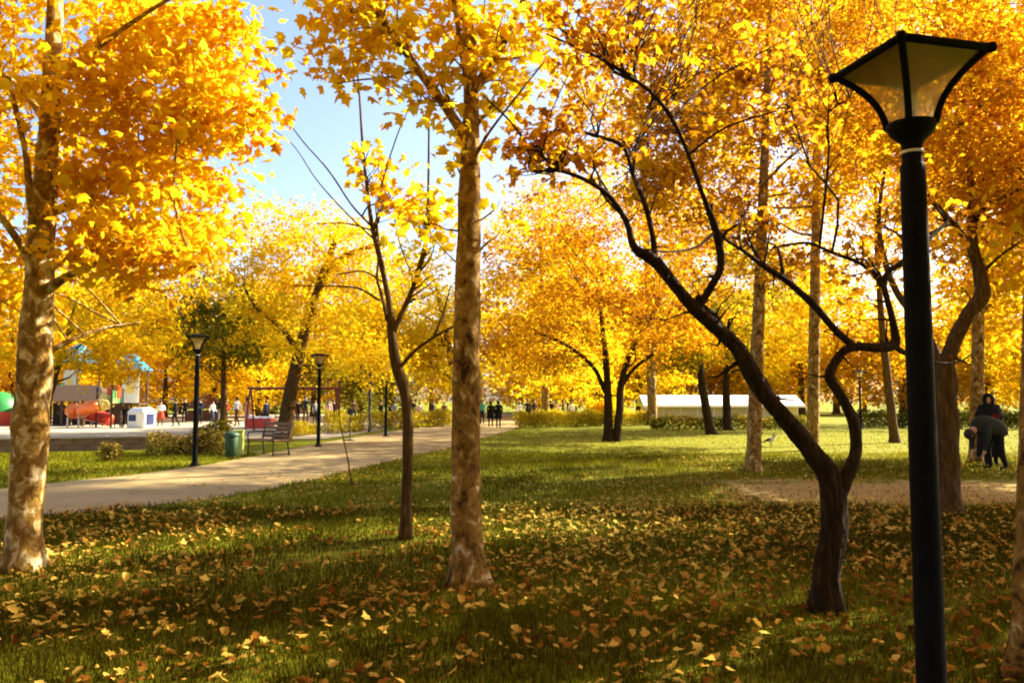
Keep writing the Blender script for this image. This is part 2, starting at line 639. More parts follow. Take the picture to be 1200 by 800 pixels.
def limb_path(a, b, g, r0, r1, sag=0.12, n=4):
    a, b = np.asarray(a, float), np.asarray(b, float)
    L = np.linalg.norm(b - a)
    t = np.linspace(0, 1, n + 1)[:, None]
    p = a + (b - a) * t
    p[:, 2] += np.sin(t[:, 0] * np.pi) * L * sag
    p[1:-1] += g.normal(0, 0.05 * L, (n - 1, 3))
    r = r0 + (r1 - r0) * t[:, 0] ** 0.7
    return np.c_[p, r]


def grow_tree(name, label, group, base, trunk, clumps, mat, bark, leaves=8000, nsub=120, sub_r=0.28, lsize=(0.1, 0.16),
              tmpl=STAR, seed=1, extra=(), nlimb=14, ntwig=60, tsides=14, cat='tree', up=0.5, bump=0.05, single=0, limb_r=0.4, step=0.12, tshift=0.0, flare=True, stubs=0):
    """trunk: list (x,y,z,r) world; extra: hand-placed limbs [(x,y,z,r)...]; the rest of the limbs reach for the sprays of leaves"""
    g = np.random.default_rng(seed)
    base = np.asarray(base, float)
    root = tag(empty(name, base), label, cat, group)
    tube_obj('trunk', trunk, bark, root, base, n=tsides, bump=bump, seed=seed, flare=flare, step=step)
    skel = [np.asarray(trunk, float)]
    for e in extra:
        tube_obj('branch', e, bark, root, base, n=10, bump=bump * 0.8, seed=seed + 3, step=step)
        skel.append(np.asarray(e, float))
    pts = np.vstack([catmull(s, 0.3) for s in skel])
    if clumps:
        pos, tint, subs = blob_points(g, clumps, leaves, nsub, sub_r)
        tint = np.clip(tint + tshift, 0, 1)
        up_ok = pts[pts[:, 3] > 0.012] if (pts[:, 3] > 0.012).any() else pts
        zmin = subs[:, 2].min() - 1.5
        cand = up_ok[up_ok[:, 2] > min(zmin, up_ok[:, 2].max() - 0.5)]

        def nearest(q):
            d = (np.linalg.norm(cand[:, :3] - q, axis=1) + 1.2 * np.maximum(cand[:, 2] - q[2] + 0.3, 0)) * g.uniform(.75, 1.35, len(cand))
            return cand[d.argmin()]
        allb = []
        for q in subs[g.permutation(len(subs))[:nlimb]]:
            s = nearest(q)
            lp = limb_path(s[:3], q, g, max(s[3] * limb_r, 0.012), 0.008)
            tube_obj('branch', lp, bark, root, base, n=7, bump=bump, seed=seed + 5, step=0.2)
            allb.append(catmull(lp, 0.3))
        if allb: cand = np.vstack([cand] + allb)
        tw = []
        for q in subs[g.permutation(len(subs))[:ntwig]]:
            s = nearest(q)
            tw.append(limb_path(s[:3], q, g, min(0.018, s[3] * 0.6), 0.003, g.uniform(-.05, .16), 4))
        thick = pts[(pts[:, 3] > .012) & (pts[:, 2] > 1.5)]
        for q in thick[g.integers(0, len(thick), stubs)] if stubs else ():      # knots, stubs and short shoots
            v = g.normal(0, 1, 3) + np.array([0, 0, .5])
            v *= g.uniform(.12, .42) / np.linalg.norm(v)
            r_ = q[3] * g.uniform(.25, .5)
            tw.append([[*q[:3], r_], [*(q[:3] + v * .3 + g.normal(0, .01, 3)), r_ * .55], [*(q[:3] + v * .65 + g.normal(0, .03, 3)), r_ * .3], [*(q[:3] + v), .003]])
        if tw:
            o = link_mesh('twigs', tubes_mesh('twigs', tw, 4, 0.3, base), bark, root)
            tag(o, kind='stuff')
        ok = pos[:, 2] > 0.3
        pos, tint = pos[ok], tint[ok]
        R = rotations(len(pos), g, up, 0.7)
        size = g.uniform(lsize[0], lsize[1], len(pos))
        if single:      # the leaves that show largest are pieces of their own
            dist = np.linalg.norm(pos - np.array([0, 0, EYE]), axis=1)
            vx = pos[:, 0] / pos[:, 1]
            vy = (pos[:, 2] - EYE) / pos[:, 1]
            vis = (np.abs(vx) < 0.62) & (vy < 0.5)
            order = np.argsort(np.where(vis, dist / size, 1e9))[:single]
            keep = np.ones(len(pos), bool)
            keep[order] = False
            protos, mine = [], []
            for q in np.linspace(0.05, 0.95, 6):
                V0, T0 = tmpl
                me = np_mesh('leaf', V0, T0, np.full(len(V0), q))
                me.materials.append(mat)
                protos.append(me)
            for i in order:
                o = bpy.data.objects.new('leaf', protos[int(min(5, tint[i] * 6))])
                COL.objects.link(o)
                mine.append(o)
                mw = Matrix(R[i].tolist()).to_4x4()
                mw.translation = Vector(pos[i] - base)
                o.matrix_local = mw @ Matrix.Scale(size[i], 4)
            pos, R, size, tint = pos[keep], R[keep], size[keep], tint[keep]
        V, T, tv = leaf_cloud(pos, R, size, tmpl, tint)
        o = link_mesh('crown', np_mesh('crown', V - base, T, tv), mat, root)
        tag(o, kind='stuff')
        if single:
            for q in mine: q.parent = o
    return root


def copy_tree(o, loc, rz, label, scale=1.0, group=None):
    r = o.copy()
    COL.objects.link(r)
    r.location = loc
    r.rotation_euler = (0, 0, rz)
    r.scale = (scale, scale, scale)
    r['label'] = label
    if group: r['group'] = group
    for ch in o.children:
        c = ch.copy()
        COL.objects.link(c)
        c.parent = r
        for gch in ch.children:
            d = gch.copy()
            COL.objects.link(d)
            d.parent = c
    return r


def PX(d, pts, base_ground=True):
    """photo polyline (px, py, width px, depth offset) -> (x,y,z,r) points about d metres away"""
    out = []
    for i, q in enumerate(pts):
        dd = d + (q[3] if len(q) > 3 else 0)
        p = P(q[0], q[1], dd)
        out.append([*p, q[2] / 2 * dd / F])
    return out


def CL(d, px, py, rx, ry, w=1.0, dd=0.0, depth=None):
    """ellipsoid of foliage seen at px,py with half sizes rx,ry in pixels, d metres away"""
    k = (d + dd) / F
    return (P(px, py, d + dd), (rx * k, (depth if depth else rx * k), ry * k), w)

# ------------------------------------------------------------------ the near trees, drawn limb by limb
def root_of(pts):
    pts[0][2] = -0.08
    return (pts[0][0], pts[0][1], 0.0)


# speckled plane tree at the picture's edge
d = 7.75
tr = PX(d, [(26, 664, 39.6), (30, 600, 37.0), (36, 500, 38.7), (41, 420, 37.0), (46, 330, 31.8), (50, 250, 28.4), (57, 160, 23.2), (62, 70, 19.8), (66, -60, 14.6, 0.1), (70, -220, 8.6, 0.2), (72, -330, 3.4, 0.2)])
ex = [PX(d, [(46, 345, 15.5), (90, 318, 7.7, -.2), (150, 300, 5.2, -.4), (220, 292, 3.4, -.5)]),
      PX(d, [(50, 250, 12.9), (100, 235, 7.7, .3), (170, 190, 5.2, .6), (240, 170, 3.4, .8)]),
      PX(d, [(46, 330, 12.0), (20, 280, 8.6, -.2), (-30, 220, 6.0, -.5), (-90, 180, 4.3, -.8)]),
      PX(d, [(60, 110, 10.3), (110, 60, 6.9, -.4), (180, 10, 5.2, -.8), (250, -30, 3.4, -1)]),
      PX(d, [(45, 280, 9.5), (36, 240, 8.6, -.25), (30, 180, 6.9, -.3), (10, 90, 5.2, -.4)]),
      PX(d, [(42, 420, 9.5), (80, 400, 6.0, .3), (120, 385, 4.3, .6), (165, 378, 2.6, .8)]),
      PX(d, [(58, 150, 9.5), (20, 100, 6.9, .4), (-40, 60, 4.3, .7)])]
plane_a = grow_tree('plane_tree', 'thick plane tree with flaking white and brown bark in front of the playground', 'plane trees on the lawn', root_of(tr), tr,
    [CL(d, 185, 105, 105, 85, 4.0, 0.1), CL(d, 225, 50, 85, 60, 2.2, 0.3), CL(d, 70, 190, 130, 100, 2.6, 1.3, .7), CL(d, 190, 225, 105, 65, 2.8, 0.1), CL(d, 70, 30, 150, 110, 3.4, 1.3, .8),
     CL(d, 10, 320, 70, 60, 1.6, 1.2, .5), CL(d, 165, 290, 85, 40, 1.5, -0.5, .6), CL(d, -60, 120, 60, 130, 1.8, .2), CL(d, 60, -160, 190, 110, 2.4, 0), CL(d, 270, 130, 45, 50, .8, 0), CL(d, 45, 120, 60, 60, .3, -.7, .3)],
    M['leaf_gold'], M['bark_sunlit'], leaves=12500, nsub=520, sub_r=0.16, lsize=(0.06, 0.14), tmpl=LOBED, seed=5, extra=ex, nlimb=26, ntwig=150, tsides=40, single=260, bump=0.075, step=0.035, tshift=0.15)

# plane tree in the middle of the lawn
d = 7.1
tr = PX(d, [(548, 680, 40.5), (547, 620, 36.1), (546, 520, 33.4), (547, 400, 31.7), (549, 280, 28.2), (551, 190, 24.6), (552, 130, 19.4), (550, 60, 15.0, .05), (545, -20, 11.4, .1), (540, -120, 7.9, .2), (540, -240, 4.4, .3)])
ex = [PX(d, [(548, 165, 15.0), (524, 128, 11.4, -.08), (490, 82, 9.7, -.2), (460, 40, 7.9, -.35), (430, -5, 7.0, -.5), (395, -70, 4.4, -.6)]),
      PX(d, [(551, 118, 8.8), (541, 60, 7.0, -.1), (533, 5, 6.2, -.2), (524, -60, 4.4, -.3)]),
      PX(d, [(552, 110, 10.6), (577, 74, 8.8, .1), (600, 32, 7.9, .2), (618, -8, 7.0, .3), (650, -70, 4.4, .4)]),
      PX(d, [(490, 82, 4.4, -.2), (460, 90, 3.1, -.2), (420, 94, 2.2, -.2), (395, 98, 1.8, -.3)]),
      PX(d, [(551, 195, 5.3), (570, 160, 3.5, -.2), (600, 120, 2.6, -.4), (640, 70, 1.8, -.5)])]
plane_b = grow_tree('plane_tree', 'tall brown plane tree trunk standing in the middle of the leafy lawn', 'plane trees on the lawn', root_of(tr), tr,
    [CL(d, 425, 25, 60, 45, 1.6, -.3), CL(d, 400, 75, 38, 32, .6, -.3), CL(d, 500, 20, 70, 35, 1.5), CL(d, 485, 110, 45, 28, .45, -.2), CL(d, 590, 60, 55, 55, 1.3, .2), CL(d, 640, 50, 45, 45, .8, .3),
     CL(d, 545, 75, 50, 50, .8), CL(d, 540, 165, 36, 22, .3, -.1), CL(d, 540, -120, 210, 110, 4), CL(d, 610, 110, 30, 40, .4, .1), CL(d, 500, 255, 26, 30, .28, .5), CL(d, 590, 250, 18, 40, .08, 0)],
    M['leaf_gold'], M['bark_plane'], leaves=2500, nsub=260, sub_r=0.14, lsize=(0.07, 0.135), tmpl=LOBED, seed=8, extra=ex, nlimb=12, ntwig=110, tsides=40, single=220, bump=0.07, step=0.035, tshift=0.32)

# slim young tree beside it
d = 9.4
tr = PX(d, [(475, 628, 13.9), (477, 560, 12.3), (478, 500, 12.3), (475, 462, 13.1), (465, 430, 13.9), (460, 400, 11.5), (458, 372, 9.0)])
ex = [PX(d, [(460, 385, 9.0), (455, 350, 6.6), (447, 310, 6.6), (437, 270, 5.7), (430, 220, 4.1), (425, 170, 3.3), (421, 110, 2.5), (415, 40, 1.6)]),
      PX(d, [(460, 390, 8.2), (475, 358, 5.7), (490, 320, 4.9), (500, 280, 4.1), (502, 210, 2.9), (503, 110, 2.0)]),
      PX(d, [(466, 434, 4.9), (485, 412, 4.1, -.1), (510, 394, 3.3, -.2), (532, 382, 2.5, -.3)]),
      PX(d, [(508, 395, 2.5, -.2), (520, 365, 2.0, -.2), (528, 335, 1.6, -.2)]),
      PX(d, [(436, 266, 2.8), (412, 240, 2.2, .05), (385, 200, 1.9, -.05), (352, 162, 1.5), (322, 118, 1.1, .1), (305, 80, .8)]),
      PX(d, [(438, 280, 2.4), (408, 252, 2, .2), (372, 212, 1.5, .3), (345, 172, 1.2, .5), (320, 152, .9, .6)]),
      PX(d, [(454, 375, 4.9), (447, 345, 4.1, .2), (442, 325, 3.3, .3), (444, 290, 2.5, .4), (440, 240, 1.6, .5)]),
      PX(d, [(445, 352, 3.3, .2), (420, 338, 2.5, .3), (385, 335, 1.8, .5), (345, 335, 1.2, .7)]),
      PX(d, [(448, 330, 2.5, .3), (425, 318, 2.0, .3), (395, 322, 1.6, .3)]),
      PX(d, [(437, 270, 2.5), (405, 262, 1.6, -.2), (370, 262, 1.1, -.3)]),
      PX(d, [(440, 285, 2.5), (447, 220, 2.0, -.1), (465, 160, 1.6, -.2), (478, 130, 1.1, -.2)]),
      PX(d, [(498, 285, 2.5), (485, 320, 1.6), (470, 290, 1.6), (462, 255, 1.2)]),
      PX(d, [(420, 110, 1.6), (398, 50, 1.3, -.2), (383, 0, 1.1, -.3)])]
slim = grow_tree('young_tree', 'slim forked young tree with few leaves next to the middle trunk', None, root_of(tr), tr,
    [CL(d, 492, 240, 34, 26, 1.1), CL(d, 435, 185, 22, 16, .55), CL(d, 445, 215, 22, 20, .5), CL(d, 470, 235, 26, 25, .5), CL(d, 500, 330, 30, 20, .25), CL(d, 520, 275, 18, 16, .25)],
    M['leaf_gold'], M['bark_brown'], leaves=250, nsub=70, sub_r=0.15, lsize=(0.09, 0.16), tmpl=LOBED, seed=21, extra=ex, nlimb=3, ntwig=60, tsides=16, single=200, bump=0.05, step=0.06, tshift=0.12)

# dark twisted tree in front of the lamp
d = 6.2
tr = PX(d, [(966, 712, 31), (970, 670, 30), (976, 620, 29), (977, 585, 30), (970, 556, 26.7), (950, 528, 21.5), (925, 498, 17.2)])
ex = [PX(d, [(978, 585, 18.9), (962, 542, 21.5), (922, 494, 20.6, -.05), (885, 445, 20.6, -.1), (862, 405, 18.9, -.12), (836, 382, 16.3, -.15), (818, 366, 15.5, -.18), (800, 345, 13.8, -.2), (768, 307, 14.6, -.25),
             (744, 290, 9.5, -.3), (735, 262, 7.7, -.3), (716, 232, 6.0, -.35), (690, 213, 5.2, -.4), (655, 200, 4.3, -.5), (622, 200, 3.4, -.55), (620, 178, 3.0, -.6), (600, 145, 2.6, -.6), (566, 112, 2.1, -.7)]),
      PX(d, [(850, 398, 11.2, -.12), (838, 372, 9.5, -.02), (822, 358, 8.6, -.05), (819, 350, 8.6, -.18)]),
      PX(d, [(817, 362, 11.2, -.18), (832, 338, 9.5, -.2), (845, 310, 9.5, -.22), (838, 268, 8.6, -.3), (826, 235, 6.0, -.35), (806, 180, 5.2, -.4), (788, 140, 5.2, -.45), (762, 108, 4.3, -.5), (728, 84, 3.9, -.55), (690, 62, 3.0, -.6), (640, 40, 2.1, -.7)]),
      PX(d, [(768, 308, 7.7, -.25), (764, 272, 6.9, -.2), (756, 240, 6.9, -.15), (742, 205, 5.2, -.1), (730, 172, 5.2, -.1), (700, 160, 4.3, -.1), (665, 152, 3.4, -.1), (630, 158, 2.6, -.1)]),
      PX(d, [(728, 84, 3.0, -.55), (735, 45, 2.6, -.5), (748, 10, 2.1, -.5), (752, -40, 1.7, -.5)]),
      PX(d, [(722, 80, 2.6, -.55), (700, 45, 1.9, -.6), (672, 10, 1.5, -.6)]),
      PX(d, [(976, 605, 20.6), (985, 572, 20.6), (997, 548, 16.3), (1003, 525, 13.8, .05), (999, 492, 12.9, .1), (985, 462, 12.0, .1), (972, 440, 11.2, .12), (985, 415, 10.3, .15), (1003, 406, 10.3, .2), (1030, 407, 11.2, .25), (1049, 402, 11.2, .3),
             (1046, 375, 7.7, .35), (1036, 335, 6.9, .4), (1042, 318, 6.9, .45), (1056, 308, 6.9, .5), (1080, 288, 5.2, .6), (1110, 260, 4.3, .8)]),
      PX(d, [(1003, 408, 9.5, .2), (980, 388, 8.6, .15), (958, 362, 8.6, .1), (940, 345, 7.7, .1), (918, 326, 7.7, .05), (895, 312, 6.0, 0), (868, 292, 4.3, -.1), (850, 280, 3.4, -.2), (828, 250, 2.6, -.3)]),
      PX(d, [(1036, 336, 5.2, .4), (1010, 310, 4.3, .5), (975, 296, 4.3, .6), (945, 285, 3.4, .7), (905, 290, 2.6, .8)]),
      PX(d, [(1045, 404, 6.9, .3), (1075, 420, 5.2, .5), (1120, 425, 2.6, .8), (1150, 405, 1.3, 1)]),
      PX(d, [(895, 312, 3.4, 0), (880, 285, 2.6, .1), (872, 255, 2.1, .2), (880, 235, 1.7, .3)]),
      PX(d, [(838, 272, 4.3, -.3), (815, 290, 3.0, -.5), (785, 295, 2.1, -.7), (755, 292, 1.7, -.8)]),
      PX(d, [(735, 258, 3.4, -.3), (712, 235, 3.0, -.1), (690, 205, 2.6, .1), (665, 185, 2.1, .3)]),
      PX(d, [(788, 140, 3.0, -.45), (815, 110, 2.6, -.2), (850, 85, 2.1, 0), (905, 55, 1.7, .2)]),
      PX(d, [(806, 182, 3.0, -.4), (850, 150, 2.6, -.6), (910, 130, 1.9, -.8)])]
curved = grow_tree('twisted_tree', 'dark twisted tree with snaking forked limbs in front of the lamp post', None, root_of(tr), tr,
    [CL(d, 640, 165, 50, 35, 1.0, -.5), CL(d, 700, 160, 45, 35, .6, -.3), CL(d, 700, 70, 60, 35, .9, -.5), CL(d, 745, 10, 60, 35, .8, -.5), CL(d, 660, 20, 45, 30, .6, -.6), CL(d, 620, 190, 30, 25, .4, -.5),
     CL(d, 860, 90, 110, 70, 1.5, .5), CL(d, 880, 250, 70, 40, .35, .2), CL(d, 1010, 300, 50, 40, .5, .6), CL(d, 990, 120, 120, 80, 1.6, .9), CL(d, 900, -60, 180, 80, 2, .4), CL(d, 1090, 250, 60, 60, .7, .9)],
    M['leaf_rust'], M['bark_dark'], leaves=2300, nsub=300, sub_r=0.11, lsize=(0.05, 0.09), tmpl=LOBED, seed=31, extra=ex, nlimb=12, ntwig=190, tsides=32, single=180, bump=0.17, step=0.03, tshift=0.28, stubs=90)

# rough-barked tree behind the lamp
d = 11.4
tr = PX(d, [(1110, 601, 29.4), (1109, 550, 27.6), (1108, 490, 28.5), (1106, 440, 25.8), (1106, 415, 22.1)])
ex = [PX(d, [(1106, 430, 18.4), (1118, 400, 17.5), (1135, 368, 16.6, -.1), (1152, 345, 17.5, -.1), (1147, 318, 13.8, -.1), (1139, 285, 12.0, -.1), (1140, 245, 10.1, 0), (1136, 200, 7.4, .1), (1120, 120, 4.6, .3), (1110, 40, 2.8, .5)]),
      PX(d, [(1104, 440, 13.8), (1094, 408, 11.0, .2), (1075, 375, 9.2, .4), (1045, 330, 7.4, .7), (1030, 260, 5.5, 1.0), (1040, 180, 3.7, 1.3)]),
      PX(d, [(1140, 292, 7.4, -.1), (1122, 268, 6.4, 0), (1105, 248, 4.6, .1), (1085, 225, 2.8, .2), (1060, 215, 1.8, .4)]),
      PX(d, [(1141, 262, 6.4), (1160, 238, 4.6, -.3), (1190, 225, 3.7, -.6), (1230, 205, 2.8, -.9)]),
      PX(d, [(1139, 228, 5.5), (1158, 205, 3.7, .2), (1185, 190, 2.8, .4)]),
      PX(d, [(1120, 262, 3.7), (1100, 268, 2.8, -.2), (1075, 282, 1.8, -.4)]),
      PX(d, [(1148, 322, 4.6), (1172, 300, 3.2, -.3), (1200, 280, 2.3, -.6)])]
rough = grow_tree('orange_tree', 'crooked rough barked tree with orange crown right behind the lamp post', None, root_of(tr), tr,
    [CL(d, 1110, 130, 120, 90, 4), CL(d, 1190, 220, 70, 60, 1.5, -.4), CL(d, 1010, 150, 90, 70, 2.2, 1), CL(d, 1060, 30, 130, 70, 3, .5), CL(d, 1230, 90, 130, 110, 4, 0), CL(d, 1120, -90, 180, 70, 1.2, .3), CL(d, 1060, 240, 50, 30, .5, .8)],
    M['leaf_orange'], M['bark_brown'], leaves=20000, nsub=320, sub_r=0.24, lsize=(0.08, 0.14), tmpl=STAR, seed=41, extra=ex, nlimb=20, ntwig=120, tsides=22, bump=0.12, step=0.07, tshift=0.08, stubs=40)

# trunk cut by the picture's edge
d = 4.75
tr = PX(d, [(1207, 800, 40), (1208, 700, 36), (1212, 560, 34), (1216, 380, 30), (1222, 200, 26), (1226, 40, 22), (1230, -150, 16, .2), (1232, -350, 9, .3)])
edge = grow_tree('plane_tree', 'plane tree trunk cut off by the picture edge beyond the lamp post', 'plane trees on the lawn', root_of(tr), tr,
    [CL(d, 1420, -160, 200, 130, 3), CL(d, 1250, -420, 330, 170, 4), CL(d, 1560, -320, 230, 170, 2.5)],
    M['leaf_gold'], M['bark_plane'], leaves=3800, nsub=160, sub_r=0.2, lsize=(0.12, 0.19), tmpl=STAR, seed=51, nlimb=14, ntwig=60, tsides=24, bump=0.07, step=0.08)

# ------------------------------------------------------------------ trees further back
def stem(px, py, w, top_px, top_py, d, bend=0.0, n=5):
    pts = []
    for t in np.linspace(0, 1, n + 1):
        pts.append((px + (top_px - px) * t + bend * math.sin(t * math.pi), py + (top_py - py) * t, w * (1 - 0.72 * t)))
    return PX(d, pts)


def back_tree(name, label, px, py, w, tpx, tpy, d, clumps, mat, bark='bark_plane', bend=0, group=None, extra=(), **k):
    tr = stem(px, py, w, tpx, tpy, d, bend)
    kw = dict(leaves=9000, nsub=200, sub_r=0.34, lsize=(0.12, 0.2), tmpl=STAR, nlimb=12, ntwig=40, tsides=12, bump=0.06)
    kw.update(k)
    return grow_tree(name, label, group, root_of(tr), tr, [CL(d, *c) for c in clumps], M[mat], M[bark], extra=[PX(d, e) for e in extra], **kw)


BT = 'trees across the lawn'
back_tree('plane_tree', 'straight pale plane tree at the near end of the bare earth trail', 882, 551, 18, 905, -60, 18.0,
          [(880, 150, 150, 120, 4), (800, 60, 130, 100, 3, 1), (950, 40, 150, 120, 3.5), (850, -110, 200, 120, 3), (790, 210, 80, 60, 1.2, .5), (890, 300, 60, 40, .5)], 'leaf_orange', seed=61, tshift=-.02, leaves=23000, nsub=330, group=BT, sub_r=0.3)
back_tree('plane_tree', 'straight plane tree seen between the forks of the dark twisted tree', 952, 527, 15, 962, -100, 25.5,
          [(960, 90, 170, 150, 4), (1060, 170, 120, 90, 2, 1), (860, 230, 100, 80, 1.5, 1), (980, -80, 200, 100, 3)], 'leaf_gold', seed=62, leaves=16000, group=BT, nsub=200, sub_r=.45, lsize=(0.15, 0.24), tshift=-0.05)
back_tree('leaning_tree', 'thin leaning tree behind the lamp post on the sunny grass', 1049, 517, 11, 1025, 180, 30,
          [(1020, 250, 110, 80, 3), (1080, 150, 120, 90, 3), (960, 350, 60, 35, .7)], 'leaf_gold', 'bark_brown', seed=63, leaves=8000, bend=-6, group=BT, lsize=(.15, .24))
back_tree('plane_tree', 'straight plane tree behind the woman in black', 1144, 541, 16, 1152, -20, 20.5,
          [(1150, 120, 130, 110, 3), (1230, 260, 110, 100, 2.5), (1180, 330, 80, 60, 1.2, 2), (1060, 60, 120, 90, 2)], 'leaf_gold', seed=64, leaves=17000, nsub=130, sub_r=.42, lsize=(.15, .23), group=BT, tshift=0.05)
back_tree('orange_tree', 'broad orange tree with a twin trunk in the middle of the lawn', 713, 517, 12, 700, 340, 31,
          [(640, 330, 100, 80, 3), (740, 300, 110, 90, 3.5), (690, 390, 140, 50, 3), (800, 360, 70, 60, 1.5), (610, 410, 70, 35, 1.2), (680, 240, 110, 60, 2)], 'leaf_orange', 'bark_dark', seed=65, leaves=21000, nsub=420, group=BT, tshift=0.0,
          extra=[[(722, 517, 10), (726, 480, 9), (728, 450, 8), (740, 410, 6), (770, 360, 4)], [(710, 460, 6), (695, 430, 5), (665, 405, 4), (630, 390, 3)], [(727, 455, 5), (745, 430, 4), (780, 405, 3)]], bend=4, nlimb=22, ntwig=90, lsize=(.13, .21))
back_tree('bent_tree', 'tree with a dark wavy trunk standing before the long white roof', 834, 509, 12, 826, 330, 37,
          [(820, 390, 80, 35, 2), (850, 330, 90, 60, 2.5), (790, 420, 40, 18, .6)], 'leaf_olive', 'bark_dark', seed=66, leaves=7000, bend=-10, group=BT, lsize=(.16, .26), tshift=.25)
back_tree('bent_tree', 'tree with a dark bowed trunk just beside the wavy one', 853, 503, 11, 868, 340, 42,
          [(880, 400, 70, 40, 2), (900, 340, 90, 60, 2.5), (850, 360, 50, 40, 1)], 'leaf_yellow', 'bark_dark', seed=67, leaves=7000, bend=-8, group=BT, lsize=(.18, .28), tshift=-.1)
back_tree('yellow_tree', 'tall bright yellow tree rising behind the twisted tree', 765, 497, 12, 750, 60, 50,
          [(740, 80, 110, 90, 4), (700, 190, 100, 80, 3), (820, 180, 100, 90, 3), (760, 280, 120, 70, 3), (870, 60, 100, 80, 2.5)], 'leaf_yellow', seed=68, tshift=-.1, leaves=16000, nsub=300, lsize=(.22, .36), group=BT, sub_r=.6)
back_tree('yellow_tree', 'lemon yellow tree crown beside the middle trunk under open sky', 640, 495, 10, 632, 250, 54,
          [(630, 280, 55, 50, 3), (610, 350, 60, 50, 2.5), (680, 330, 60, 50, 2), (640, 420, 90, 40, 2)], 'leaf_yellow', seed=69, leaves=9000, lsize=(.25, .4), group=BT, sub_r=.6, tshift=.15)
back_tree('yellow_tree', 'tall golden tree filling the view above the lamp', 1075, 496, 14, 1080, 20, 52,
          [(1040, 60, 150, 110, 3), (1160, 120, 120, 120, 3), (1000, 200, 120, 90, 2.2), (1120, 290, 120, 90, 2.6), (950, 20, 140, 100, 3), (1110, 400, 90, 50, 1.5), (900, 300, 70, 70, 1.2)], 'leaf_gold', seed=70, leaves=21000, nsub=330, lsize=(.24, .38), group=BT, sub_r=.6, tshift=-.05)

# across the path
LT = 'trees across the path'
back_tree('yellow_tree', 'yellow tree with a thick leaning trunk beside the park bench', 331, 512, 19, 400, 262, 31,
          [(370, 290, 80, 45, 3), (320, 270, 45, 35, 1), (430, 330, 60, 45, 1.5), (360, 380, 90, 45, 2.2), (300, 345, 50, 40, 1), (430, 420, 60, 30, 1.2)], 'leaf_yellow', 'bark_brown', seed=81, leaves=13000, nsub=300, bend=-8, group=LT, lsize=(.14, .23), tshift=.08,
          extra=[[(378, 320, 10), (405, 300, 7), (430, 290, 5), (460, 285, 3)], [(352, 415, 8), (330, 385, 6), (300, 360, 4), (285, 335, 3)]])
back_tree('green_tree', 'dark olive green tree behind the path lamps', 262, 508, 9, 262, 360, 37,
          [(260, 395, 75, 40, 3), (215, 375, 50, 35, 1.4), (300, 390, 45, 40, 1.3), (255, 345, 50, 30, 1.2)], 'leaf_olive', 'bark_brown', seed=82, leaves=9000, group=LT, lsize=(.15, .24), tshift=-.1)
back_tree('yellow_tree', 'yellow green tree in front of the blue roofed play tower', 44, 514, 10, 90, 350, 32,
          [(120, 425, 50, 25, 2), (150, 380, 70, 40, 2.4), (200, 320, 70, 45, 2.2), (70, 340, 60, 35, 1.2), (240, 290, 35, 30, .8), (15, 390, 40, 40, 1.2)], 'leaf_yellow', 'bark_brown', seed=83, leaves=9000, group=LT, lsize=(.15, .25), tshift=-.05)
back_tree('yellow_tree', 'bright yellow tree behind the slim young tree', 545, 500, 12, 510, 330, 44,
          [(500, 370, 60, 50, 3), (460, 400, 60, 45, 2), (520, 430, 45, 30, 1.3), (430, 380, 45, 35, 1.3), (480, 315, 40, 30, 1)], 'leaf_yellow', 'bark_brown', seed=84, leaves=10000, group=LT, lsize=(.2, .32), sub_r=.5, tshift=.12)

# ------------------------------------------------------------------ the tree line that closes the park
protoA = back_tree('park_tree', 'golden tree in the tree line closing the far side of the park', 600, 490, 8, 600, 380, 68,
                   [(600, 400, 60, 50, 3), (570, 430, 45, 35, 1.5), (635, 425, 45, 35, 1.5), (600, 350, 45, 35, 1.5), (600, 460, 60, 18, .8)], 'leaf_yellow', 'bark_brown', seed=91, leaves=5200, nsub=150, sub_r=.6, lsize=(.3, .5), group='far tree line', nlimb=8, ntwig=10, tsides=8)
protoB = back_tree('park_tree', 'orange tree in the tree line closing the far side of the park', 600, 490, 8, 600, 380, 68,
                   [(600, 400, 65, 45, 3), (560, 420, 45, 35, 1.5), (640, 430, 50, 30, 1.5), (610, 355, 40, 30, 1.2), (590, 460, 60, 18, .8)], 'leaf_gold', 'bark_brown', seed=92, leaves=5200, nsub=150, sub_r=.6, lsize=(.3, .5), group='far orange tree line', nlimb=8, ntwig=10, tsides=8)
protoC = back_tree('park_tree', 'olive green tree in the tree line closing the far side of the park', 600, 490, 8, 600, 380, 68,
                   [(600, 410, 60, 45, 3), (570, 440, 45, 30, 1.5), (635, 430, 45, 35, 1.5), (600, 360, 40, 35, 1.2), (600, 465, 60, 18, .8)], 'leaf_olive', 'bark_brown', seed=93, leaves=5200, nsub=150, sub_r=.6, lsize=(.3, .5), group='far olive tree line', nlimb=8, ntwig=10, tsides=8)
protoC.location = (-22, 72, 0)
protoA.location = (-3, 74, 0)
protoB.location = (20, 84, 0)
gg = np.random.default_rng(77)
i = 0
for row, (dist, n) in enumerate(((66, 17), (80, 19), (98, 22))):
    for k in range(n):
        a = math.radians(-42 + 84 * (k + 0.5) / n + gg.normal(0, 1.0))
        x, y = math.sin(a) * dist * 1.05, math.cos(a) * dist + gg.normal(0, 2)
        if y < 45: y = 45 + gg.uniform(0, 6)
        if -9 < x < 1.5 and y < 95: continue
        if 9 < x < 40 and y < 76: continue
        src = (protoA, protoA, protoA, protoB, protoB, protoC)[gg.integers(0, 6)]
        copy_tree(src, (x, y, 0), gg.uniform(0, 6.28), src['label'], gg.uniform(0.75, 1.25) * (1 + 0.1 * row))

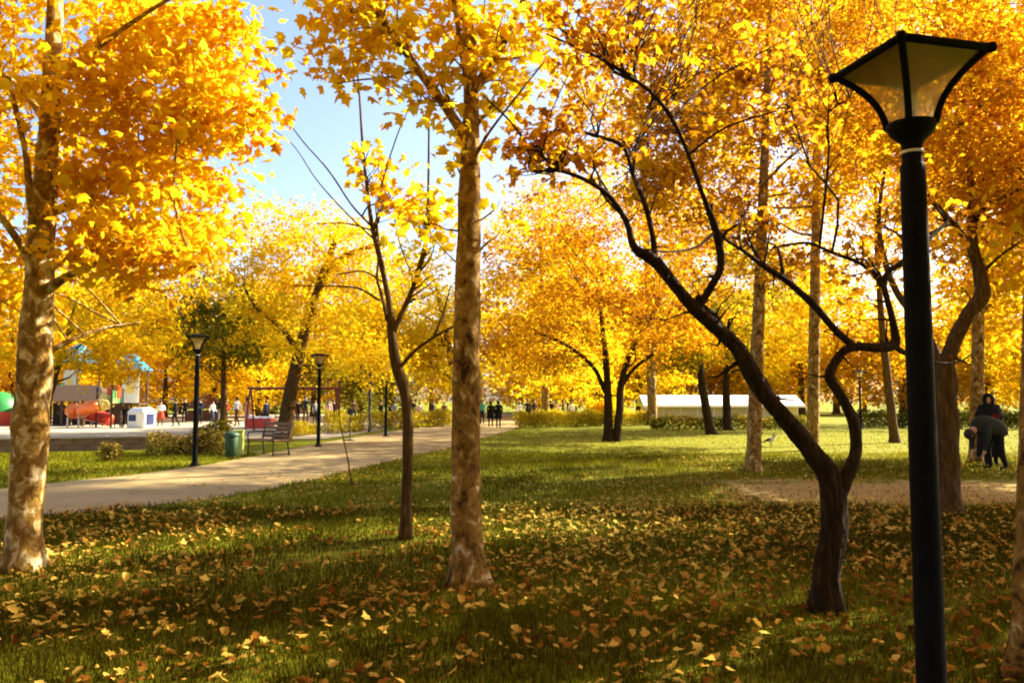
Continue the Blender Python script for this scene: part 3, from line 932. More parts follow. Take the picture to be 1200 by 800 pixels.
for k in range(16):
    x, y = 8 + k * 3.4 + gg.normal(0, .8), 92 + gg.uniform(-8, 16)
    src = protoA if gg.random() < 0.7 else protoB
    copy_tree(src, (x, y, 0), gg.uniform(0, 6.28), src['label'], gg.uniform(0.95, 1.35))

# trees of the same lawn that stand just outside the picture and throw the shade seen in it
for (x, y, h, r, sd, lab) in ((9.6, 9.2, 7.2, 3.1, 101, 'golden lawn tree shading the grass near the lamp post'),
                              (14.5, 13.0, 8.8, 3.5, 102, 'tall golden lawn tree shading the leafy foreground'),
                              (12.9, 14.6, 8.8, 3.0, 104, 'golden lawn tree whose crown reaches in beside the trail'),
                              (14.4, 18.6, 10.6, 3.3, 105, 'tall golden lawn tree behind the trail shading the middle of the lawn'),
                              (17.6, 23.0, 11.0, 3.4, 106, 'tallest golden lawn tree shading the grass around the pale trunks'),
                              (7.2, 4.6, 6.5, 2.4, 103, 'golden tree close beside the viewer shading the nearest grass')):
    tr = [[x, y, -0.08, .2], [x + .1, y, h * .3, .16], [x, y + .1, h * .6, .11], [x, y, h * .95, .04]]
    grow_tree('lawn_tree', lab, 'lawn trees outside the view', (x, y, 0), tr,
              [((x, y, h * .72), (r, r, h * .22), 3), ((x - r * .4, y + r * .3, h * .55), (r * .7, r * .7, h * .15), 1.3), ((x + r * .4, y - .3, h * .55), (r * .7, r * .7, h * .15), 1.3)],
              M['leaf_gold'], M['bark_plane'], leaves=10000, nsub=22, sub_r=.52, lsize=(.15, .23), tmpl=STAR, seed=sd, nlimb=12, ntwig=20, tsides=10)

# unseen trees added behind and above the viewer to cut the sky light
grove = grow_tree('lawn_tree', 'unseen golden lawn tree added behind the viewer to block sky light', 'added sky blocking trees behind the viewer', (0.8, -1.6, 0), [[.8, -1.6, -.08, .2], [.9, -1.6, 2.2, .16], [.8, -1.5, 4.4, .11], [.8, -1.6, 6.9, .04]],
                  [((.8, -1.6, 5.3), (3.2, 3.2, 1.7), 3), ((-.5, -.7, 4.6), (2.2, 2.2, 1.0), 1), ((2.1, -2.0, 4.6), (2.2, 2.2, 1.0), 1)],
                  M['leaf_gold'], M['bark_plane'], leaves=9500, nsub=150, sub_r=.34, lsize=(.15, .23), tmpl=STAR, seed=120, nlimb=12, ntwig=10, tsides=10)
grove.scale = (1.5, 1.5, 1.5)
for k, (x, y, sc_) in enumerate(((-3.4, 1.0, 1.6), (6.8, 0.6, 1.5), (-7.6, 3.4, 1.5), (-4.5, -4.0, 1.4), (4.2, -5.0, 1.4), (-9.5, -1.5, 1.4), (-5.5, -7.5, 1.3), (8.5, -2.2, 1.2), (0.5, -9, 1.3), (-13, 3.5, 1.3), (7.5, -8.5, 1.3), (13.5, 1.5, 1.2), (-11, -9, 1.4), (-15.5, -3, 1.4), (14, -7, 1.3))):
    copy_tree(grove, (x, y, 0), k * 1.7, 'unseen golden lawn tree added behind the viewer to block sky light', sc_, 'added sky blocking trees behind the viewer')

# ------------------------------------------------------------------ lamps
LCX, LCY = 2.035, 4.0


def lantern_post(name, label, group, loc, rz, H=3.33, detail=True, mat=None, k=1.0):
    mat = mat or M['lamp_metal']
    root = tag(empty(name, loc, rz), label, 'street lamp', group)
    n = 28 if detail else 12
    lathe('pole', [(0.15, 0), (0.15, 0.03), (0.10, 0.06), (0.069, 0.11), (0.067, 0.9), (0.064, 1.8), (0.061, 2.60), (0.060, H - .545), (0.055, H - .54)], mat, root, n)
    lathe('collar', [(0.060, H - .56), (0.050, H - .53), (0.048, H - .45), (0.055, H - .43), (0.066, H - .415), (0.10, H - .385), (0.118, H - .35), (0.118, H - .33), (0.05, H - .325)], mat, root, n)
    lathe('band', [(0.048, H - .486), (0.0545, H - .488), (0.0545, H - .472), (0.048, H - .470)], M['white_band'], root, n)
    # lantern: square bowl flaring out in a curve, corners at +-45 degrees of the local axes
    hb, ht, zb, zt = 0.079, 0.252, H - .342, H - .012
    prof = []
    for t in np.linspace(0, 1, 9):
        prof.append((hb + (ht - hb) * (0.22 * t + 0.78 * t ** 2.3), zb + (zt - zb) * t))
    cs = [(1, -1), (1, 1), (-1, 1), (-1, -1)]
    post = root
    root = empty('lantern')
    root.parent = post
    for i in range(4):
        c, e = cs[i], cs[(i + 1) % 4]
        V, T = [], []
        for (h, z) in prof:
            q = h * 0.97
            V += [(c[0] * q, c[1] * q, z), (e[0] * q, e[1] * q, z)]
        for j in range(len(prof) - 1):
            T.append((2 * j, 2 * j + 1, 2 * j + 3, 2 * j + 2))
        link_mesh('glass_panel', np_mesh('glass_panel', V, T, smooth=True), M['glass'], root)
    for c in cs:
        pts = [[c[0] * h, c[1] * h, z, 0.0175] for h, z in prof]
        tube_obj('rib', pts, mat, root, n=8, step=0.06)
    for i in range(4):
        c, e = cs[i], cs[(i + 1) % 4]
        tube_obj('rail', [[c[0] * ht, c[1] * ht, zt, .021], [e[0] * ht, e[1] * ht, zt, .021]], mat, root, n=8, step=.3)
        lathe('corner_knob', [(0.001, -.028), (0.02, -.02), (0.026, 0), (0.02, 0.02), (0.001, .028)], mat, root, 10, (c[0] * (ht + .006), c[1] * (ht + .006), zt))
    bm = bmesh.new()
    q = ht + 0.004
    vv = [bm.verts.new((x * q, y * q, zt + 0.016)) for x, y in cs] + [bm.verts.new((x * .03, y * .03, zt + 0.075)) for x, y in cs]
    for a, b in ((0, 1), (1, 2), (2, 3), (3, 0)):
        bm.faces.new((vv[a], vv[b], vv[b + 4], vv[a + 4]))
    bm.faces.new(vv[4:])
    bm.faces.new(vv[3::-1])
    bm_obj('lid', bm, mat, root)
    box_obj('reflector', (0, 0, zt - .008), (ht * 1.86, ht * 1.86, .008), M['bench_wood'], root, bevel=0)
    bulb = lathe('bulb', [(0.022, H - .325), (0.022, H - .285), (0.034, H - .25), (0.036, H - .215), (0.024, H - .185), (0.002, H - .175)], M['white_band'], root, 12)
    return post


lamp = lantern_post('street_lamp', 'large black lantern lamp post standing close by, cut by the lower edge', 'lantern lamp posts', (LCX, LCY, 0), math.radians(13.5))
for (px, by, lab, rz) in ((228, 546, 'black lantern lamp post on the grass in front of the brown hedge', .3), (373, 523, 'black lantern lamp post beside the bench at the path edge', .6),
                          (452, 511, 'dark lamp post on the far side of the path near the thin dark pillar', .2), (1009, 503, 'far lamp post framed by the forked limb of the twisted tree', .5)):
    p = G(px, by)
    copy_tree(lamp, (p[0], p[1], 0), rz, lab, 0.94)

# plain dark posts along the path
for (px, by, ty, w, lab) in ((433, 506, 438, .14, 'plain thick dark post beside the path hedge'), (397, 500, 445, .12, 'dark post at the end of the swing frame'),
                             (478, 502, 452, .10, 'thin dark post partly behind the slim young tree')):
    p = G(px, by)
    h = P(px, ty, p[1])[2]
    root = tag(empty('post', (p[0], p[1], 0)), lab, 'post', 'plain posts by the path')
    lathe('shaft', [(w / 2 + .02, 0), (w / 2 + .02, .06), (w / 2, .09), (w / 2, h - .03), (w / 2 - .02, h)], M['post_metal'], root, 10)
    lathe('cap', [(w / 2 + .012, h - .06), (w / 2 + .012, h), (.02, h + .05), (.001, h + .055)], M['post_metal'], root, 10)
p = G(410, 516)
root = tag(empty('signpost', (p[0], p[1], 0)), 'short thin signpost on a flat base at the path edge', 'post')
lathe('pole', [(.025, 0), (.025, 1.15), (.02, 1.17)], M['post_metal'], root, 8)
lathe('base', [(.30, 0), (.30, .03), (.05, .06)], M['post_metal'], root, 12)
box_obj('plate', (0, -.03, 1.12), (.22, .02, .22), M['post_metal'], root)

# bare stick leaning out of the grass edge
a = G(413, 569)
stick = tag(tube_obj('stick', [[*a[:2], -.05, .016], *[[*P(x, y, a[1] + o), r] for x, y, o, r in ((408, 540, .05, .013), (402, 512, .1, .010), (396, 478, .12, .006), (393, 452, .1, .003))]], M['bark_brown'], None, n=7, bump=.08),
            'bare thin stick sapling leaning at the edge of the path', 'sapling')

# ------------------------------------------------------------------ bench, bin, wall, planting
def bench(loc, rz):
    root = tag(empty('park_bench', loc, rz), 'dark slatted park bench facing the path next to the green bin', 'bench')
    for i in range(4): box_obj('seat_slat', (0, -.22 + i * .125, .44), (1.35, .10, .035), M['bench_wood'], root, bevel=.006)
    for i in range(4):
        o = box_obj('back_slat', (0, 0, 0), (1.35, .03, .085), M['bench_wood'], root, bevel=.006)
        o.location = (0, .265 + i * .025, .55 + i * .115)
        o.rotation_euler = (-.2, 0, 0)
    for s in (-1, 1):
        x = s * .6
        tube_obj('leg', [[x, -.26, 0, .022], [x, -.25, .43, .022]], M['post_metal'], root, n=8, step=.4)
        tube_obj('leg', [[x, .30, 0, .022], [x, .23, .42, .022], [x, .36, .98, .02]], M['post_metal'], root, n=8, step=.3)
        tube_obj('armrest', [[x, .27, .66, .02], [x, 0, .67, .022], [x, -.27, .64, .022], [x, -.26, .42, .02]], M['post_metal'], root, n=8, step=.12)
        tube_obj('foot_rail', [[x, -.26, .06, .016], [x, .30, .06, .016]], M['post_metal'], root, n=6, step=.4)
    return root


b = G(314, 533)
bench((b[0], b[1], 0), math.radians(-38))

b = G(271, 537)
root = tag(empty('litter_bin', (b[0], b[1], 0), .25), 'green litter bin with a dark hood and a pale yellow side', 'bin')
lathe('body', [(.17, .06), (.19, .08), (.21, .62), (.20, .64), (.17, .62), (.15, .12)], M['bin_green'], root, 16)
lathe('hood', [(.24, .66), (.25, .70), (.20, .76), (.05, .80), (.001, .80)], M['bin_green'], root, 16)
for s in (-1, 1): box_obj('bracket', (s * .2, 0, .62), (.03, .04, .14), M['post_metal'], root)
lathe('foot', [(.14, 0), (.14, .03), (.04, .05), (.04, .08)], M['post_metal'], root, 12)
root.scale = (.85, .85, .92)
b2 = G(279, 534)
root = tag(empty('recycling_box', (b2[0], b2[1], 0), .2), 'pale yellow green upright box just beside the green litter bin', 'bin')
box_obj('body', (0, 0, .36), (.30, .30, .66), M['bin_yellow'], root, bevel=.02)
box_obj('lid', (0, 0, .715), (.34, .34, .04), M['bin_yellow'], root, bevel=.012)
box_obj('plinth', (0, 0, .015), (.24, .24, .03), M['post_metal'], root)

# low retaining wall: separate blocks with a coping
wall_a, wall_b = G(-70, 531), G(176, 526)
wall = tag(empty('low_wall', (wall_a[0], wall_a[1], 0), math.atan2(wall_b[1] - wall_a[1], wall_b[0] - wall_a[0])), 'long low brown masonry wall in front of the playground', 'wall')
L = float(np.linalg.norm(wall_b[:2] - wall_a[:2]))
nb = int(L / .62)
bmw = bmesh.new(); box(bmw, (0, 0, 0), (L / nb - .012, .26, .185)); bmesh.ops.bevel(bmw, geom=bmw.edges[:], offset=.012, segments=1)
me_b = bpy.data.meshes.new('block'); bmw.to_mesh(me_b); bmw.free(); me_b.materials.append(M['concrete'])
bmw = bmesh.new(); box(bmw, (0, 0, 0), (L / nb - .008, .36, .06)); bmesh.ops.bevel(bmw, geom=bmw.edges[:], offset=.01, segments=1)
me_c = bpy.data.meshes.new('coping'); bmw.to_mesh(me_c); bmw.free(); me_c.materials.append(M['plaza'])
for i in range(nb):
    for r in range(2):
        o = link_mesh('block', me_b, None, wall)
        o.location = ((i + .5 + (.5 if r else 0)) * L / nb, rng.normal(0, .006), .09 + r * .195)
    o = link_mesh('coping', me_c, None, wall)
    o.location = ((i + .5) * L / nb, 0, .42 + rng.normal(0, .003))
box_obj('core', (L / 2, .02, .19), (L - .1, .2, .36), M['dark_wood'], wall, bevel=0)


def hedge(name, label, a, b, h, w, mat, n, size, cat='hedge', group=None, seed=0, round_=0.6, tm=OVAL, tshift=0):
    g = np.random.default_rng(seed)
    a, b = np.asarray(a[:2]), np.asarray(b[:2])
    L = np.linalg.norm(b - a)
    dirv = (b - a) / L
    nor = np.array([-dirv[1], dirv[0]])
    root = tag(empty(name, (*((a + b) / 2), 0)), label, cat, group)
    t = g.uniform(0, 1, n)
    top = h * (1 + 0.10 * np.sin(t * L * 2.1 + seed) + 0.07 * np.sin(t * L * 5.3 + 2 * seed))
    s = np.clip(g.normal(0, .5, n), -1, 1)
    z = g.uniform(0.03, 1, n) ** 0.8 * top * np.sqrt(np.clip(1 - round_ * s ** 4, 0.1, 1)) + g.normal(0, .03, n)
    p = np.c_[a + dirv * (t * L)[:, None] + nor * (s * w / 2)[:, None], np.maximum(z, 0.03)]
    tint = np.clip(.5 + .25 * np.sin(t * L * 1.7 + seed) + g.normal(0, .2, n) + tshift, 0, 1)
    V, T, tv = leaf_cloud(p, rotations(n, g, .4, 0), g.uniform(size * .7, size * 1.3, n), tm, tint)
    base = np.array([*((a + b) / 2), 0])
    tag(link_mesh('foliage', np_mesh('foliage', V - base, T, tv), mat, root), kind='stuff')
    st = []
    for _ in range(int(L * 3) + 3):
        q = a + dirv * g.uniform(0, L) + nor * g.normal(0, w * .12)
        e = q + g.normal(0, w * .22, 2)
        st.append([[*q, -.03, .018], [*((q + e) / 2 + g.normal(0, .03, 2)), h * .5, .012], [*e, h * .92, .005]])
    tag(link_mesh('stems', tubes_mesh('stems', st, 4, .3, base), M['bark_brown'], root), kind='stuff')
    return root


hedge('shrub_row', 'ragged brown autumn shrubs below the low wall behind the lamp post', G(172, 534), G(262, 531), 0.66, .9, M['leaf_dry'], 3600, .085, 'shrub', seed=3, tm=STAR)
hedge('bush', 'small dry bush at the foot of the low wall', G(118, 540), G(140, 540), .5, .5, M['leaf_dry'], 900, .08, 'bush', seed=4, tm=STAR)
hedge('hedge', 'brown green hedge behind the litter bin', G(228, 528), G(268, 526), .85, .8, M['leaf_olive'], 2800, .09, seed=5)
hedge('hedge', 'low yellow green hedge behind the bench', G(330, 512), G(372, 509), .62, .7, M['leaf_hedge'], 2600, .1, seed=6)
hedge('hedge', 'clipped yellow hedge between the lamp posts on the far path side', G(380, 508), G(427, 506), 1.0, .8, M['leaf_hedge'], 3600, .11, seed=7, tshift=.2)
hedge('hedge', 'long yellow hedge beyond the slim young tree', G(432, 503), G(528, 499), .95, .9, M['leaf_hedge'], 6000, .13, seed=8, tshift=.1)
hedge('hedge', 'yellow hedge at the end of the path beside the dark clad walkers', G(604, 501), G(700, 499), .95, .9, M['leaf_hedge'], 6500, .13, seed=9, tshift=.15)
hedge('hedge', 'yellow olive hedge behind the twin trunk tree', G(690, 499), G(765, 498), .95, .9, M['leaf_hedge'], 5000, .13, seed=10, tshift=.05)
hedge('bush', 'rounded bright yellow bush behind the twin trunk tree', G(688, 496), G(722, 496), 1.7, 2, M['leaf_yellow'], 3000, .2, 'bush', seed=16, tshift=.15)
hedge('hedge', 'dark hedge along the foot of the long white roofed building', G(762, 503), G(946, 503), .72, .8, M['leaf_olive'], 8500, .12, seed=11)
hedge('hedge', 'dark green hedge beyond the sunny grass behind the lamp post', G(1000, 501), G(1110, 502), .95, .9, M['leaf_green'], 6500, .12, seed=12)
hedge('hedge', 'dark green hedge behind the woman in black', G(1112, 502), G(1260, 504), 1.0, .9, M['leaf_green'], 8000, .12, seed=13)

# ------------------------------------------------------------------ long white roofed building
pa, pb = P(757, 492, 60), P(950, 492, 60)
root = tag(empty('pavilion', ((pa[0] + pb[0]) / 2, 61, 0)), 'long low pavilion with a white roof and beige wall panels', 'building')
W = pb[0] - pa[0]
npn = 9
for i in range(npn):
    x = -W / 2 + .35 + (i + .5) * (W - .7) / npn
    box_obj('wall_panel', (x, .6, .55), ((W - .7) / npn - .03, .08, 1.1), M['beige'], root, bevel=.008)
    box_obj('post', (x - (W - .7) / npn / 2, .56, .55), (.06, .06, 1.1), M['white_roof'], root, bevel=0)
for i in range(npn):
    x = -W / 2 + (i + .5) * W / npn
    o = box_obj('roof_panel', (0, 0, 0), (W / npn - .02, 2.2, .06), M['white_roof'], root, bevel=.008)
    o.location = (x, 1.0, 1.52)
    o.rotation_euler = (math.radians(21), 0, 0)
    o = box_obj('roof_panel', (0, 0, 0), (W / npn - .02, 2.2, .06), M['white_roof'], root, bevel=.008)
    o.location = (x, 3.02, 1.52)
    o.rotation_euler = (math.radians(-21), 0, 0)
box_obj('fascia', (0, -.04, 1.09), (W + .02, .05, .16), M['white_roof'], root, bevel=.008)
box_obj('back_wall', (0, 3.6, .55), (W - .7, .1, 1.1), M['beige'], root)
for s in (-1, 1): box_obj('end_wall', (s * (W / 2 - .38), 2.1, .55), (.1, 2.9, 1.1), M['beige'], root)

# ------------------------------------------------------------------ playground
def at(px, d, z=0.0):
    return ((px - 600) / F * d * 1.0, d, z)


def pyramid_roof(parent, c, half, z0, z1, mats, n=4, rot=math.pi / 4):
    for i in range(n):
        a0, a1 = rot + 2 * math.pi * i / n, rot + 2 * math.pi * (i + 1) / n
        bm = bmesh.new()
        r = half / math.cos(math.pi / n)
        mid = lambda a, t: (c[0] + r * t * math.cos(a), c[1] + r * t * math.sin(a))
        rows = []
        for t, f in ((1.0, 0.0), (.62, .42), (.28, .80), (.02, 1.0)):
            z = z0 + (z1 - z0) * f
            rows.append([bm.verts.new((*mid(a0 + .01, t), z)), bm.verts.new((*mid(a1 - .01, t), z))])
        for q in range(3): bm.faces.new((rows[q][0], rows[q][1], rows[q + 1][1], rows[q + 1][0]))
        bmesh.ops.solidify(bm, geom=bm.faces[:], thickness=.04)
        bm_obj('roof_panel', bm, mats[i % len(mats)], parent)


def play_tower(label, loc, rz, slide):
    root = tag(empty('play_tower', loc, rz), label, 'play tower', 'playground towers')
    for x in (-.72, .72):
        for y in (-.72, .72):
            tube_obj('post', [[x, y, 0, .06], [x, y, 3.35, .06]], M['dark_wood'] if slide else M['post_metal'], root, n=8, step=2)
    box_obj('platform', (0, 0, 1.35), (1.5, 1.5, .09), M['dark_wood'], root)
    pyramid_roof(root, (0, 0), .98, 3.3, 4.35, [M['cyan'], M['cyan_pale'], M['cyan'], M['cyan']])
    box_obj('panel', (.28, -.76, 2.15), (.92, .05, 1.45), M['cream'], root)
    box_obj('panel', (.28, -.795, 2.2), (.42, .02, .5), M['yellow_plastic'], root)
    box_obj('guard_panel', (-.76, 0, 1.8), (.05, 1.3, .8), M['green_plastic'], root)
    for i in range(5): tube_obj('rung', [[-.5, -.8, .25 + i * .25, .025], [-.1, -.8, .25 + i * .25, .025]], M['dark_wood'], root, n=6, step=1)
    for x in (-.5, -.1): tube_obj('ladder_rail', [[x, -.8, 0, .03], [x, -.8, 2.2, .03]], M['dark_wood'], root, n=6, step=2)
    if slide:
        pts = []
        for t in np.linspace(0, 1, 15):
            a = math.radians(80 - 400 * t)
            pts.append([-1.75 + .72 * math.cos(a), -.1 + .72 * math.sin(a), 1.75 - 1.35 * t])
        for nm, lo, hi, m in (('slide_top', 0, 6, M['yellow_plastic']), ('slide_middle', 5, 10, M['orange_plastic']), ('slide_end', 9, 15, M['red_plastic'])):
            tube_obj(nm, [[*p, .36] for p in pts[lo:hi]], m, root, n=14, step=.15)
        box_obj('slide_hood', (-1.0, .35, 2.0), (.6, .8, .9), M['red_plastic'], root, bevel=.15)
        tube_obj('slide_pole', [[-1.75, -.1, 0, .06], [-1.75, -.1, 2.3, .06]], M['post_metal'], root, n=8, step=1)
        box_obj('crawl_tube', (-3.0, -.1, .95), (.85, .85, .85), M['orange_plastic'], root, bevel=.3)
        for s in (-.3, .3): tube_obj('tube_leg', [[-3.0 + s, -.1, 0, .05], [-3.0 + s, -.1, .6, .05]], M['cream'], root, n=8, step=1)
    return root


play_tower('play tower with a blue roof, cream panel and orange spiral slide', at(153, 46.5), .12, True)
play_tower('farther play tower with a blue roof half hidden by yellow leaves', at(92, 53), -.35, False).scale = (1.22, 1.22, 1.22)
root = tag(empty('play_house', at(168, 45.5), -.3), 'small white play house with navy window panels beside the play tower', 'play house')
bm = bmesh.new()
vs8 = box(bm, (0, 0, .45), (1.15, 1.0, .9))
bm_obj('body', bm, M['cream'], root, .06)
bm = bmesh.new()
q = [bm.verts.new(v) for v in ((-.6, -.53, .88), (.6, -.53, .88), (.6, .53, .88), (-.6, .53, .88), (-.35, -.35, 1.15), (.35, -.35, 1.15), (.35, .35, 1.15), (-.35, .35, 1.15))]
for f in ((0, 1, 5, 4), (1, 2, 6, 5), (2, 3, 7, 6), (3, 0, 4, 7), (4, 5, 6, 7), (3, 2, 1, 0)): bm.faces.new([q[k] for k in f])
bm_obj('roof', bm, M['white_roof'], root, .02)
box_obj('window', (-.2, -.51, .58), (.5, .03, .36), M['navy'], root)
box_obj('window', (.585, .0, .5), (.03, .6, .62), M['navy'], root)

root = tag(empty('shelter', at(86, 50), .1), 'dark wooden shelter behind the orange slide', 'shelter')
bm = bmesh.new()
q = [bm.verts.new(v) for v in ((-2.7, -1.6, 1.5), (2.7, -1.6, 1.5), (2.7, 1.6, 1.5), (-2.7, 1.6, 1.5), (-1.6, 0, 2.5), (1.6, 0, 2.5))]
for f in ((0, 1, 5, 4), (2, 3, 4, 5), (3, 0, 4), (1, 2, 5), (3, 2, 1, 0)): bm.faces.new([q[k] for k in f])
bm_obj('roof', bm, M['dark_wood'], root, .02)
for x in (-2.4, -1.2, 0, 1.2, 2.4):
    box_obj('post', (x, -1.4, .775), (.14, .14, 1.55), M['dark_wood'], root)
    box_obj('rail', (x * .98, 1.4, .6), (1.1, .08, 1.2), M['dark_wood'], root)

root = tag(empty('climbing_dome', at(2, 50), 0), 'green rounded climbing hut seen beside the thick plane tree', 'climbing hut')
lathe('shell', [(1.15, .85), (1.12, 1.15), (.95, 1.6), (.6, 1.95), (.2, 2.08), (.001, 2.1)], M['green_plastic'], root, 16)
lathe('skirt', [(1.1, 0), (1.12, .5), (1.14, .86)], M['red_plastic'], root, 16)

root = tag(empty('kiosk', at(240, 62), .3), 'brown tent shaped kiosk roof far behind the path lamp', 'kiosk')
bm = bmesh.new()
q = [bm.verts.new(v) for v in ((-1.5, -1.3, .9), (1.5, -1.3, .9), (1.5, 1.3, .9), (-1.5, 1.3, .9), (-.2, 0, 2.1), (.9, 0, 2.1))]
for f in ((0, 1, 5, 4), (2, 3, 4, 5), (3, 0, 4), (1, 2, 5), (3, 2, 1, 0)): bm.faces.new([q[k] for k in f])
bm_obj('roof', bm, M['brown_roof'], root, .02)
for x in (-1.2, 1.2):
    for y in (-1, 1): box_obj('post', (x, y, .45), (.1, .1, .9), M['dark_wood'], root)
box_obj('counter', (0, -.9, .4), (2.2, .3, .8), M['brown_roof'], root)

sw = at(345, 41)
root = tag(empty('swing_frame', sw, -.1), 'maroon steel swing frame behind the bench with hanging seats', 'swing')
for x in (-2.3, 0, 2.3):
    for s in (-1, 1): tube_obj('leg', [[x, s * .55, 0, .05], [x, s * .05, 2.15, .05]], M['maroon'], root, n=8, step=2)
tube_obj('beam', [[-2.45, 0, 2.17, .065], [2.45, 0, 2.17, .065]], M['maroon'], root, n=8, step=3)
for x in (-1.55, -.75, .75, 1.55):
    for s in (-.2, .2): tube_obj('chain', [[x + s, 0, 2.15, .012], [x + s, .05, .5, .012]], M['post_metal'], root, n=5, step=2)
    box_obj('seat', (x, .05, .48), (.46, .2, .05), M['red_plastic'], root)
root = tag(empty('sand_box', at(307, 45), .05), 'low red play box with a white cover in front of the swings', 'play box')
for k in range(2): box_obj('side', (0, -.5 + k * 1.0, .28), (1.25, .08, .55), M['red_plastic'], root)
for k in range(2): box_obj('side', (-.6 + k * 1.2, 0, .28), (.08, .9, .55), M['red_plastic'], root)
o = box_obj('cover', (0, 0, 0), (1.3, 1.15, .05), M['white_roof'], root)
o.location = (0, .1, .60); o.rotation_euler = (.05, 0, 0)

# ------------------------------------------------------------------ people
def skin_body(name, joints, edges, rad, root_i):
    me = bpy.data.meshes.new(name)
    me.from_pydata([tuple(j) for j in joints], edges, [])
    o = bpy.data.objects.new(name, me)
    COL.objects.link(o)
    sk = o.modifiers.new('Skin', 'SKIN')
    sk.use_smooth_shade = True
    for i, v in enumerate(me.skin_vertices[0].data):
        r = rad[i]
        v.radius = r if isinstance(r, tuple) else (r, r)
        v.use_root = (i == root_i)
    sb = o.modifiers.new('Sub', 'SUBSURF')
    sb.levels = sb.render_levels = 2
    dg = bpy.context.evaluated_depsgraph_get()
    res = bpy.data.meshes.new_from_object(o.evaluated_get(dg))
    bpy.data.objects.remove(o)
    res.name = name
    for p in res.polygons: p.use_smooth = True
    return res


def person_joints(pose):
    """named joints (x right, y away, z up) for a 1.7 m figure facing -y"""
    J = dict(pelvis=(0, 0, .93), waist=(0, 0, 1.08), chest=(0, 0, 1.28), neck=(0, 0, 1.46), head=(0, -.015, 1.56), crown=(0, 0, 1.66), nose=(0, -.095, 1.565),
             hipL=(-.09, 0, .90), kneeL=(-.10, -.02, .50), ankL=(-.10, .02, .09), toeL=(-.11, -.15, .04),
             hipR=(.09, 0, .90), kneeR=(.10, -.02, .50), ankR=(.10, .02, .09), toeR=(.11, -.15, .04),
             shL=(-.18, 0, 1.40), elL=(-.23, .02, 1.13), wrL=(-.22, -.06, .88), haL=(-.21, -.09, .79),
             shR=(.18, 0, 1.40), elR=(.23, .02, 1.13), wrR=(.22, -.06, .88), haR=(.21, -.09, .79))
    J.update(pose)
    return J


RAD = dict(pelvis=(.15, .11), waist=(.13, .10), chest=(.165, .115), neck=.055, head=.088, crown=.075, nose=.02, hipL=.095, kneeL=.062, ankL=.045, toeL=.035, hipR=.095, kneeR=.062, ankR=.045, toeR=.035,
           shL=.065, elL=.048, wrL=.034, haL=.034, shR=.065, elR=.048, wrR=.034, haR=.034)
BONES = [('pelvis', 'waist'), ('waist', 'chest'), ('chest', 'neck'), ('neck', 'head'), ('head', 'crown'), ('head', 'nose'), ('pelvis', 'hipL'), ('hipL', 'kneeL'), ('kneeL', 'ankL'), ('ankL', 'toeL'),
         ('pelvis', 'hipR'), ('hipR', 'kneeR'), ('kneeR', 'ankR'), ('ankR', 'toeR'), ('chest', 'shL'), ('shL', 'elL'), ('elL', 'wrL'), ('wrL', 'haL'), ('chest', 'shR'), ('shR', 'elR'), ('elR', 'wrR'), ('wrR', 'haR')]


def body_mesh(pose, thick=1.0, long_coat=0.0, fingers=False):
    J = person_joints(pose)
    names = list(J)
    R = {k: (tuple(x * thick for x in v) if isinstance(v, tuple) else v * (thick if k[:2] in ('hi', 'kn', 'sh', 'el') else 1)) for k, v in RAD.items()}
    bones = list(BONES)
    joints = [J[n] for n in names]
    rad = [R[n] for n in names]
    E = [(names.index(a), names.index(b)) for a, b in bones]
    if fingers:     # four fingers and a thumb on each hand
        for s in 'LR':
            h = np.array(J['ha' + s]); w = np.array(J['wr' + s])
            f = (h - w) / np.linalg.norm(h - w)
            side = np.cross(f, (0, 1, 0)); side /= np.linalg.norm(side) + 1e-9
            for q, ln in ((-.03, .07), (-.01, .085), (.01, .08), (.03, .065)):
                joints.append(tuple(h + side * q * .6)); rad.append(.013); k = len(joints) - 1; E.append((names.index('ha' + s), k))
                joints.append(tuple(h + side * q + f * ln)); rad.append(.009); E.append((k, k + 1))
            joints.append(tuple(w + f * .04 + side * .05)); rad.append(.011); E.append((names.index('wr' + s), len(joints) - 1))
    me = skin_body('body', joints, E, rad, 0)
    # clothing zones by the nearest bone
    zone = {'neck': 0, 'head': 0, 'crown': 0, 'nose': 0, 'haL': 0, 'haR': 0, 'pelvis': 2, 'hipL': 2, 'hipR': 2, 'kneeL': 2, 'kneeR': 2, 'ankL': 2, 'ankR': 2, 'toeL': 3, 'toeR': 3}
    seg = [(np.array(J[a]), np.array(J[b]), zone.get(b, 1)) for a, b in bones if not (a, b) == ('chest', 'neck')] + [(np.array(J['chest']), np.array(J['neck']) * .85 + np.array(J['chest']) * .15, 1)]
    seg = [(a, b, 2 if z == 1 and False else z) for a, b, z in seg]
    n = len(me.polygons)
    cc = np.empty(n * 3, np.float32)
    me.polygons.foreach_get('center', cc)
    cc = cc.reshape(-1, 3)
    D = []
    for a, b, z in seg:
        ab = b - a
        t = np.clip(((cc - a) @ ab) / (ab @ ab), 0, 1)
        D.append(np.linalg.norm(cc - (a + t[:, None] * ab), axis=1))
    k = np.argmin(np.array(D), 0)
    mi = np.array([s[2] for s in seg])[k].astype(np.int32)
    me.polygons.foreach_set('material_index', mi)
    return me, J


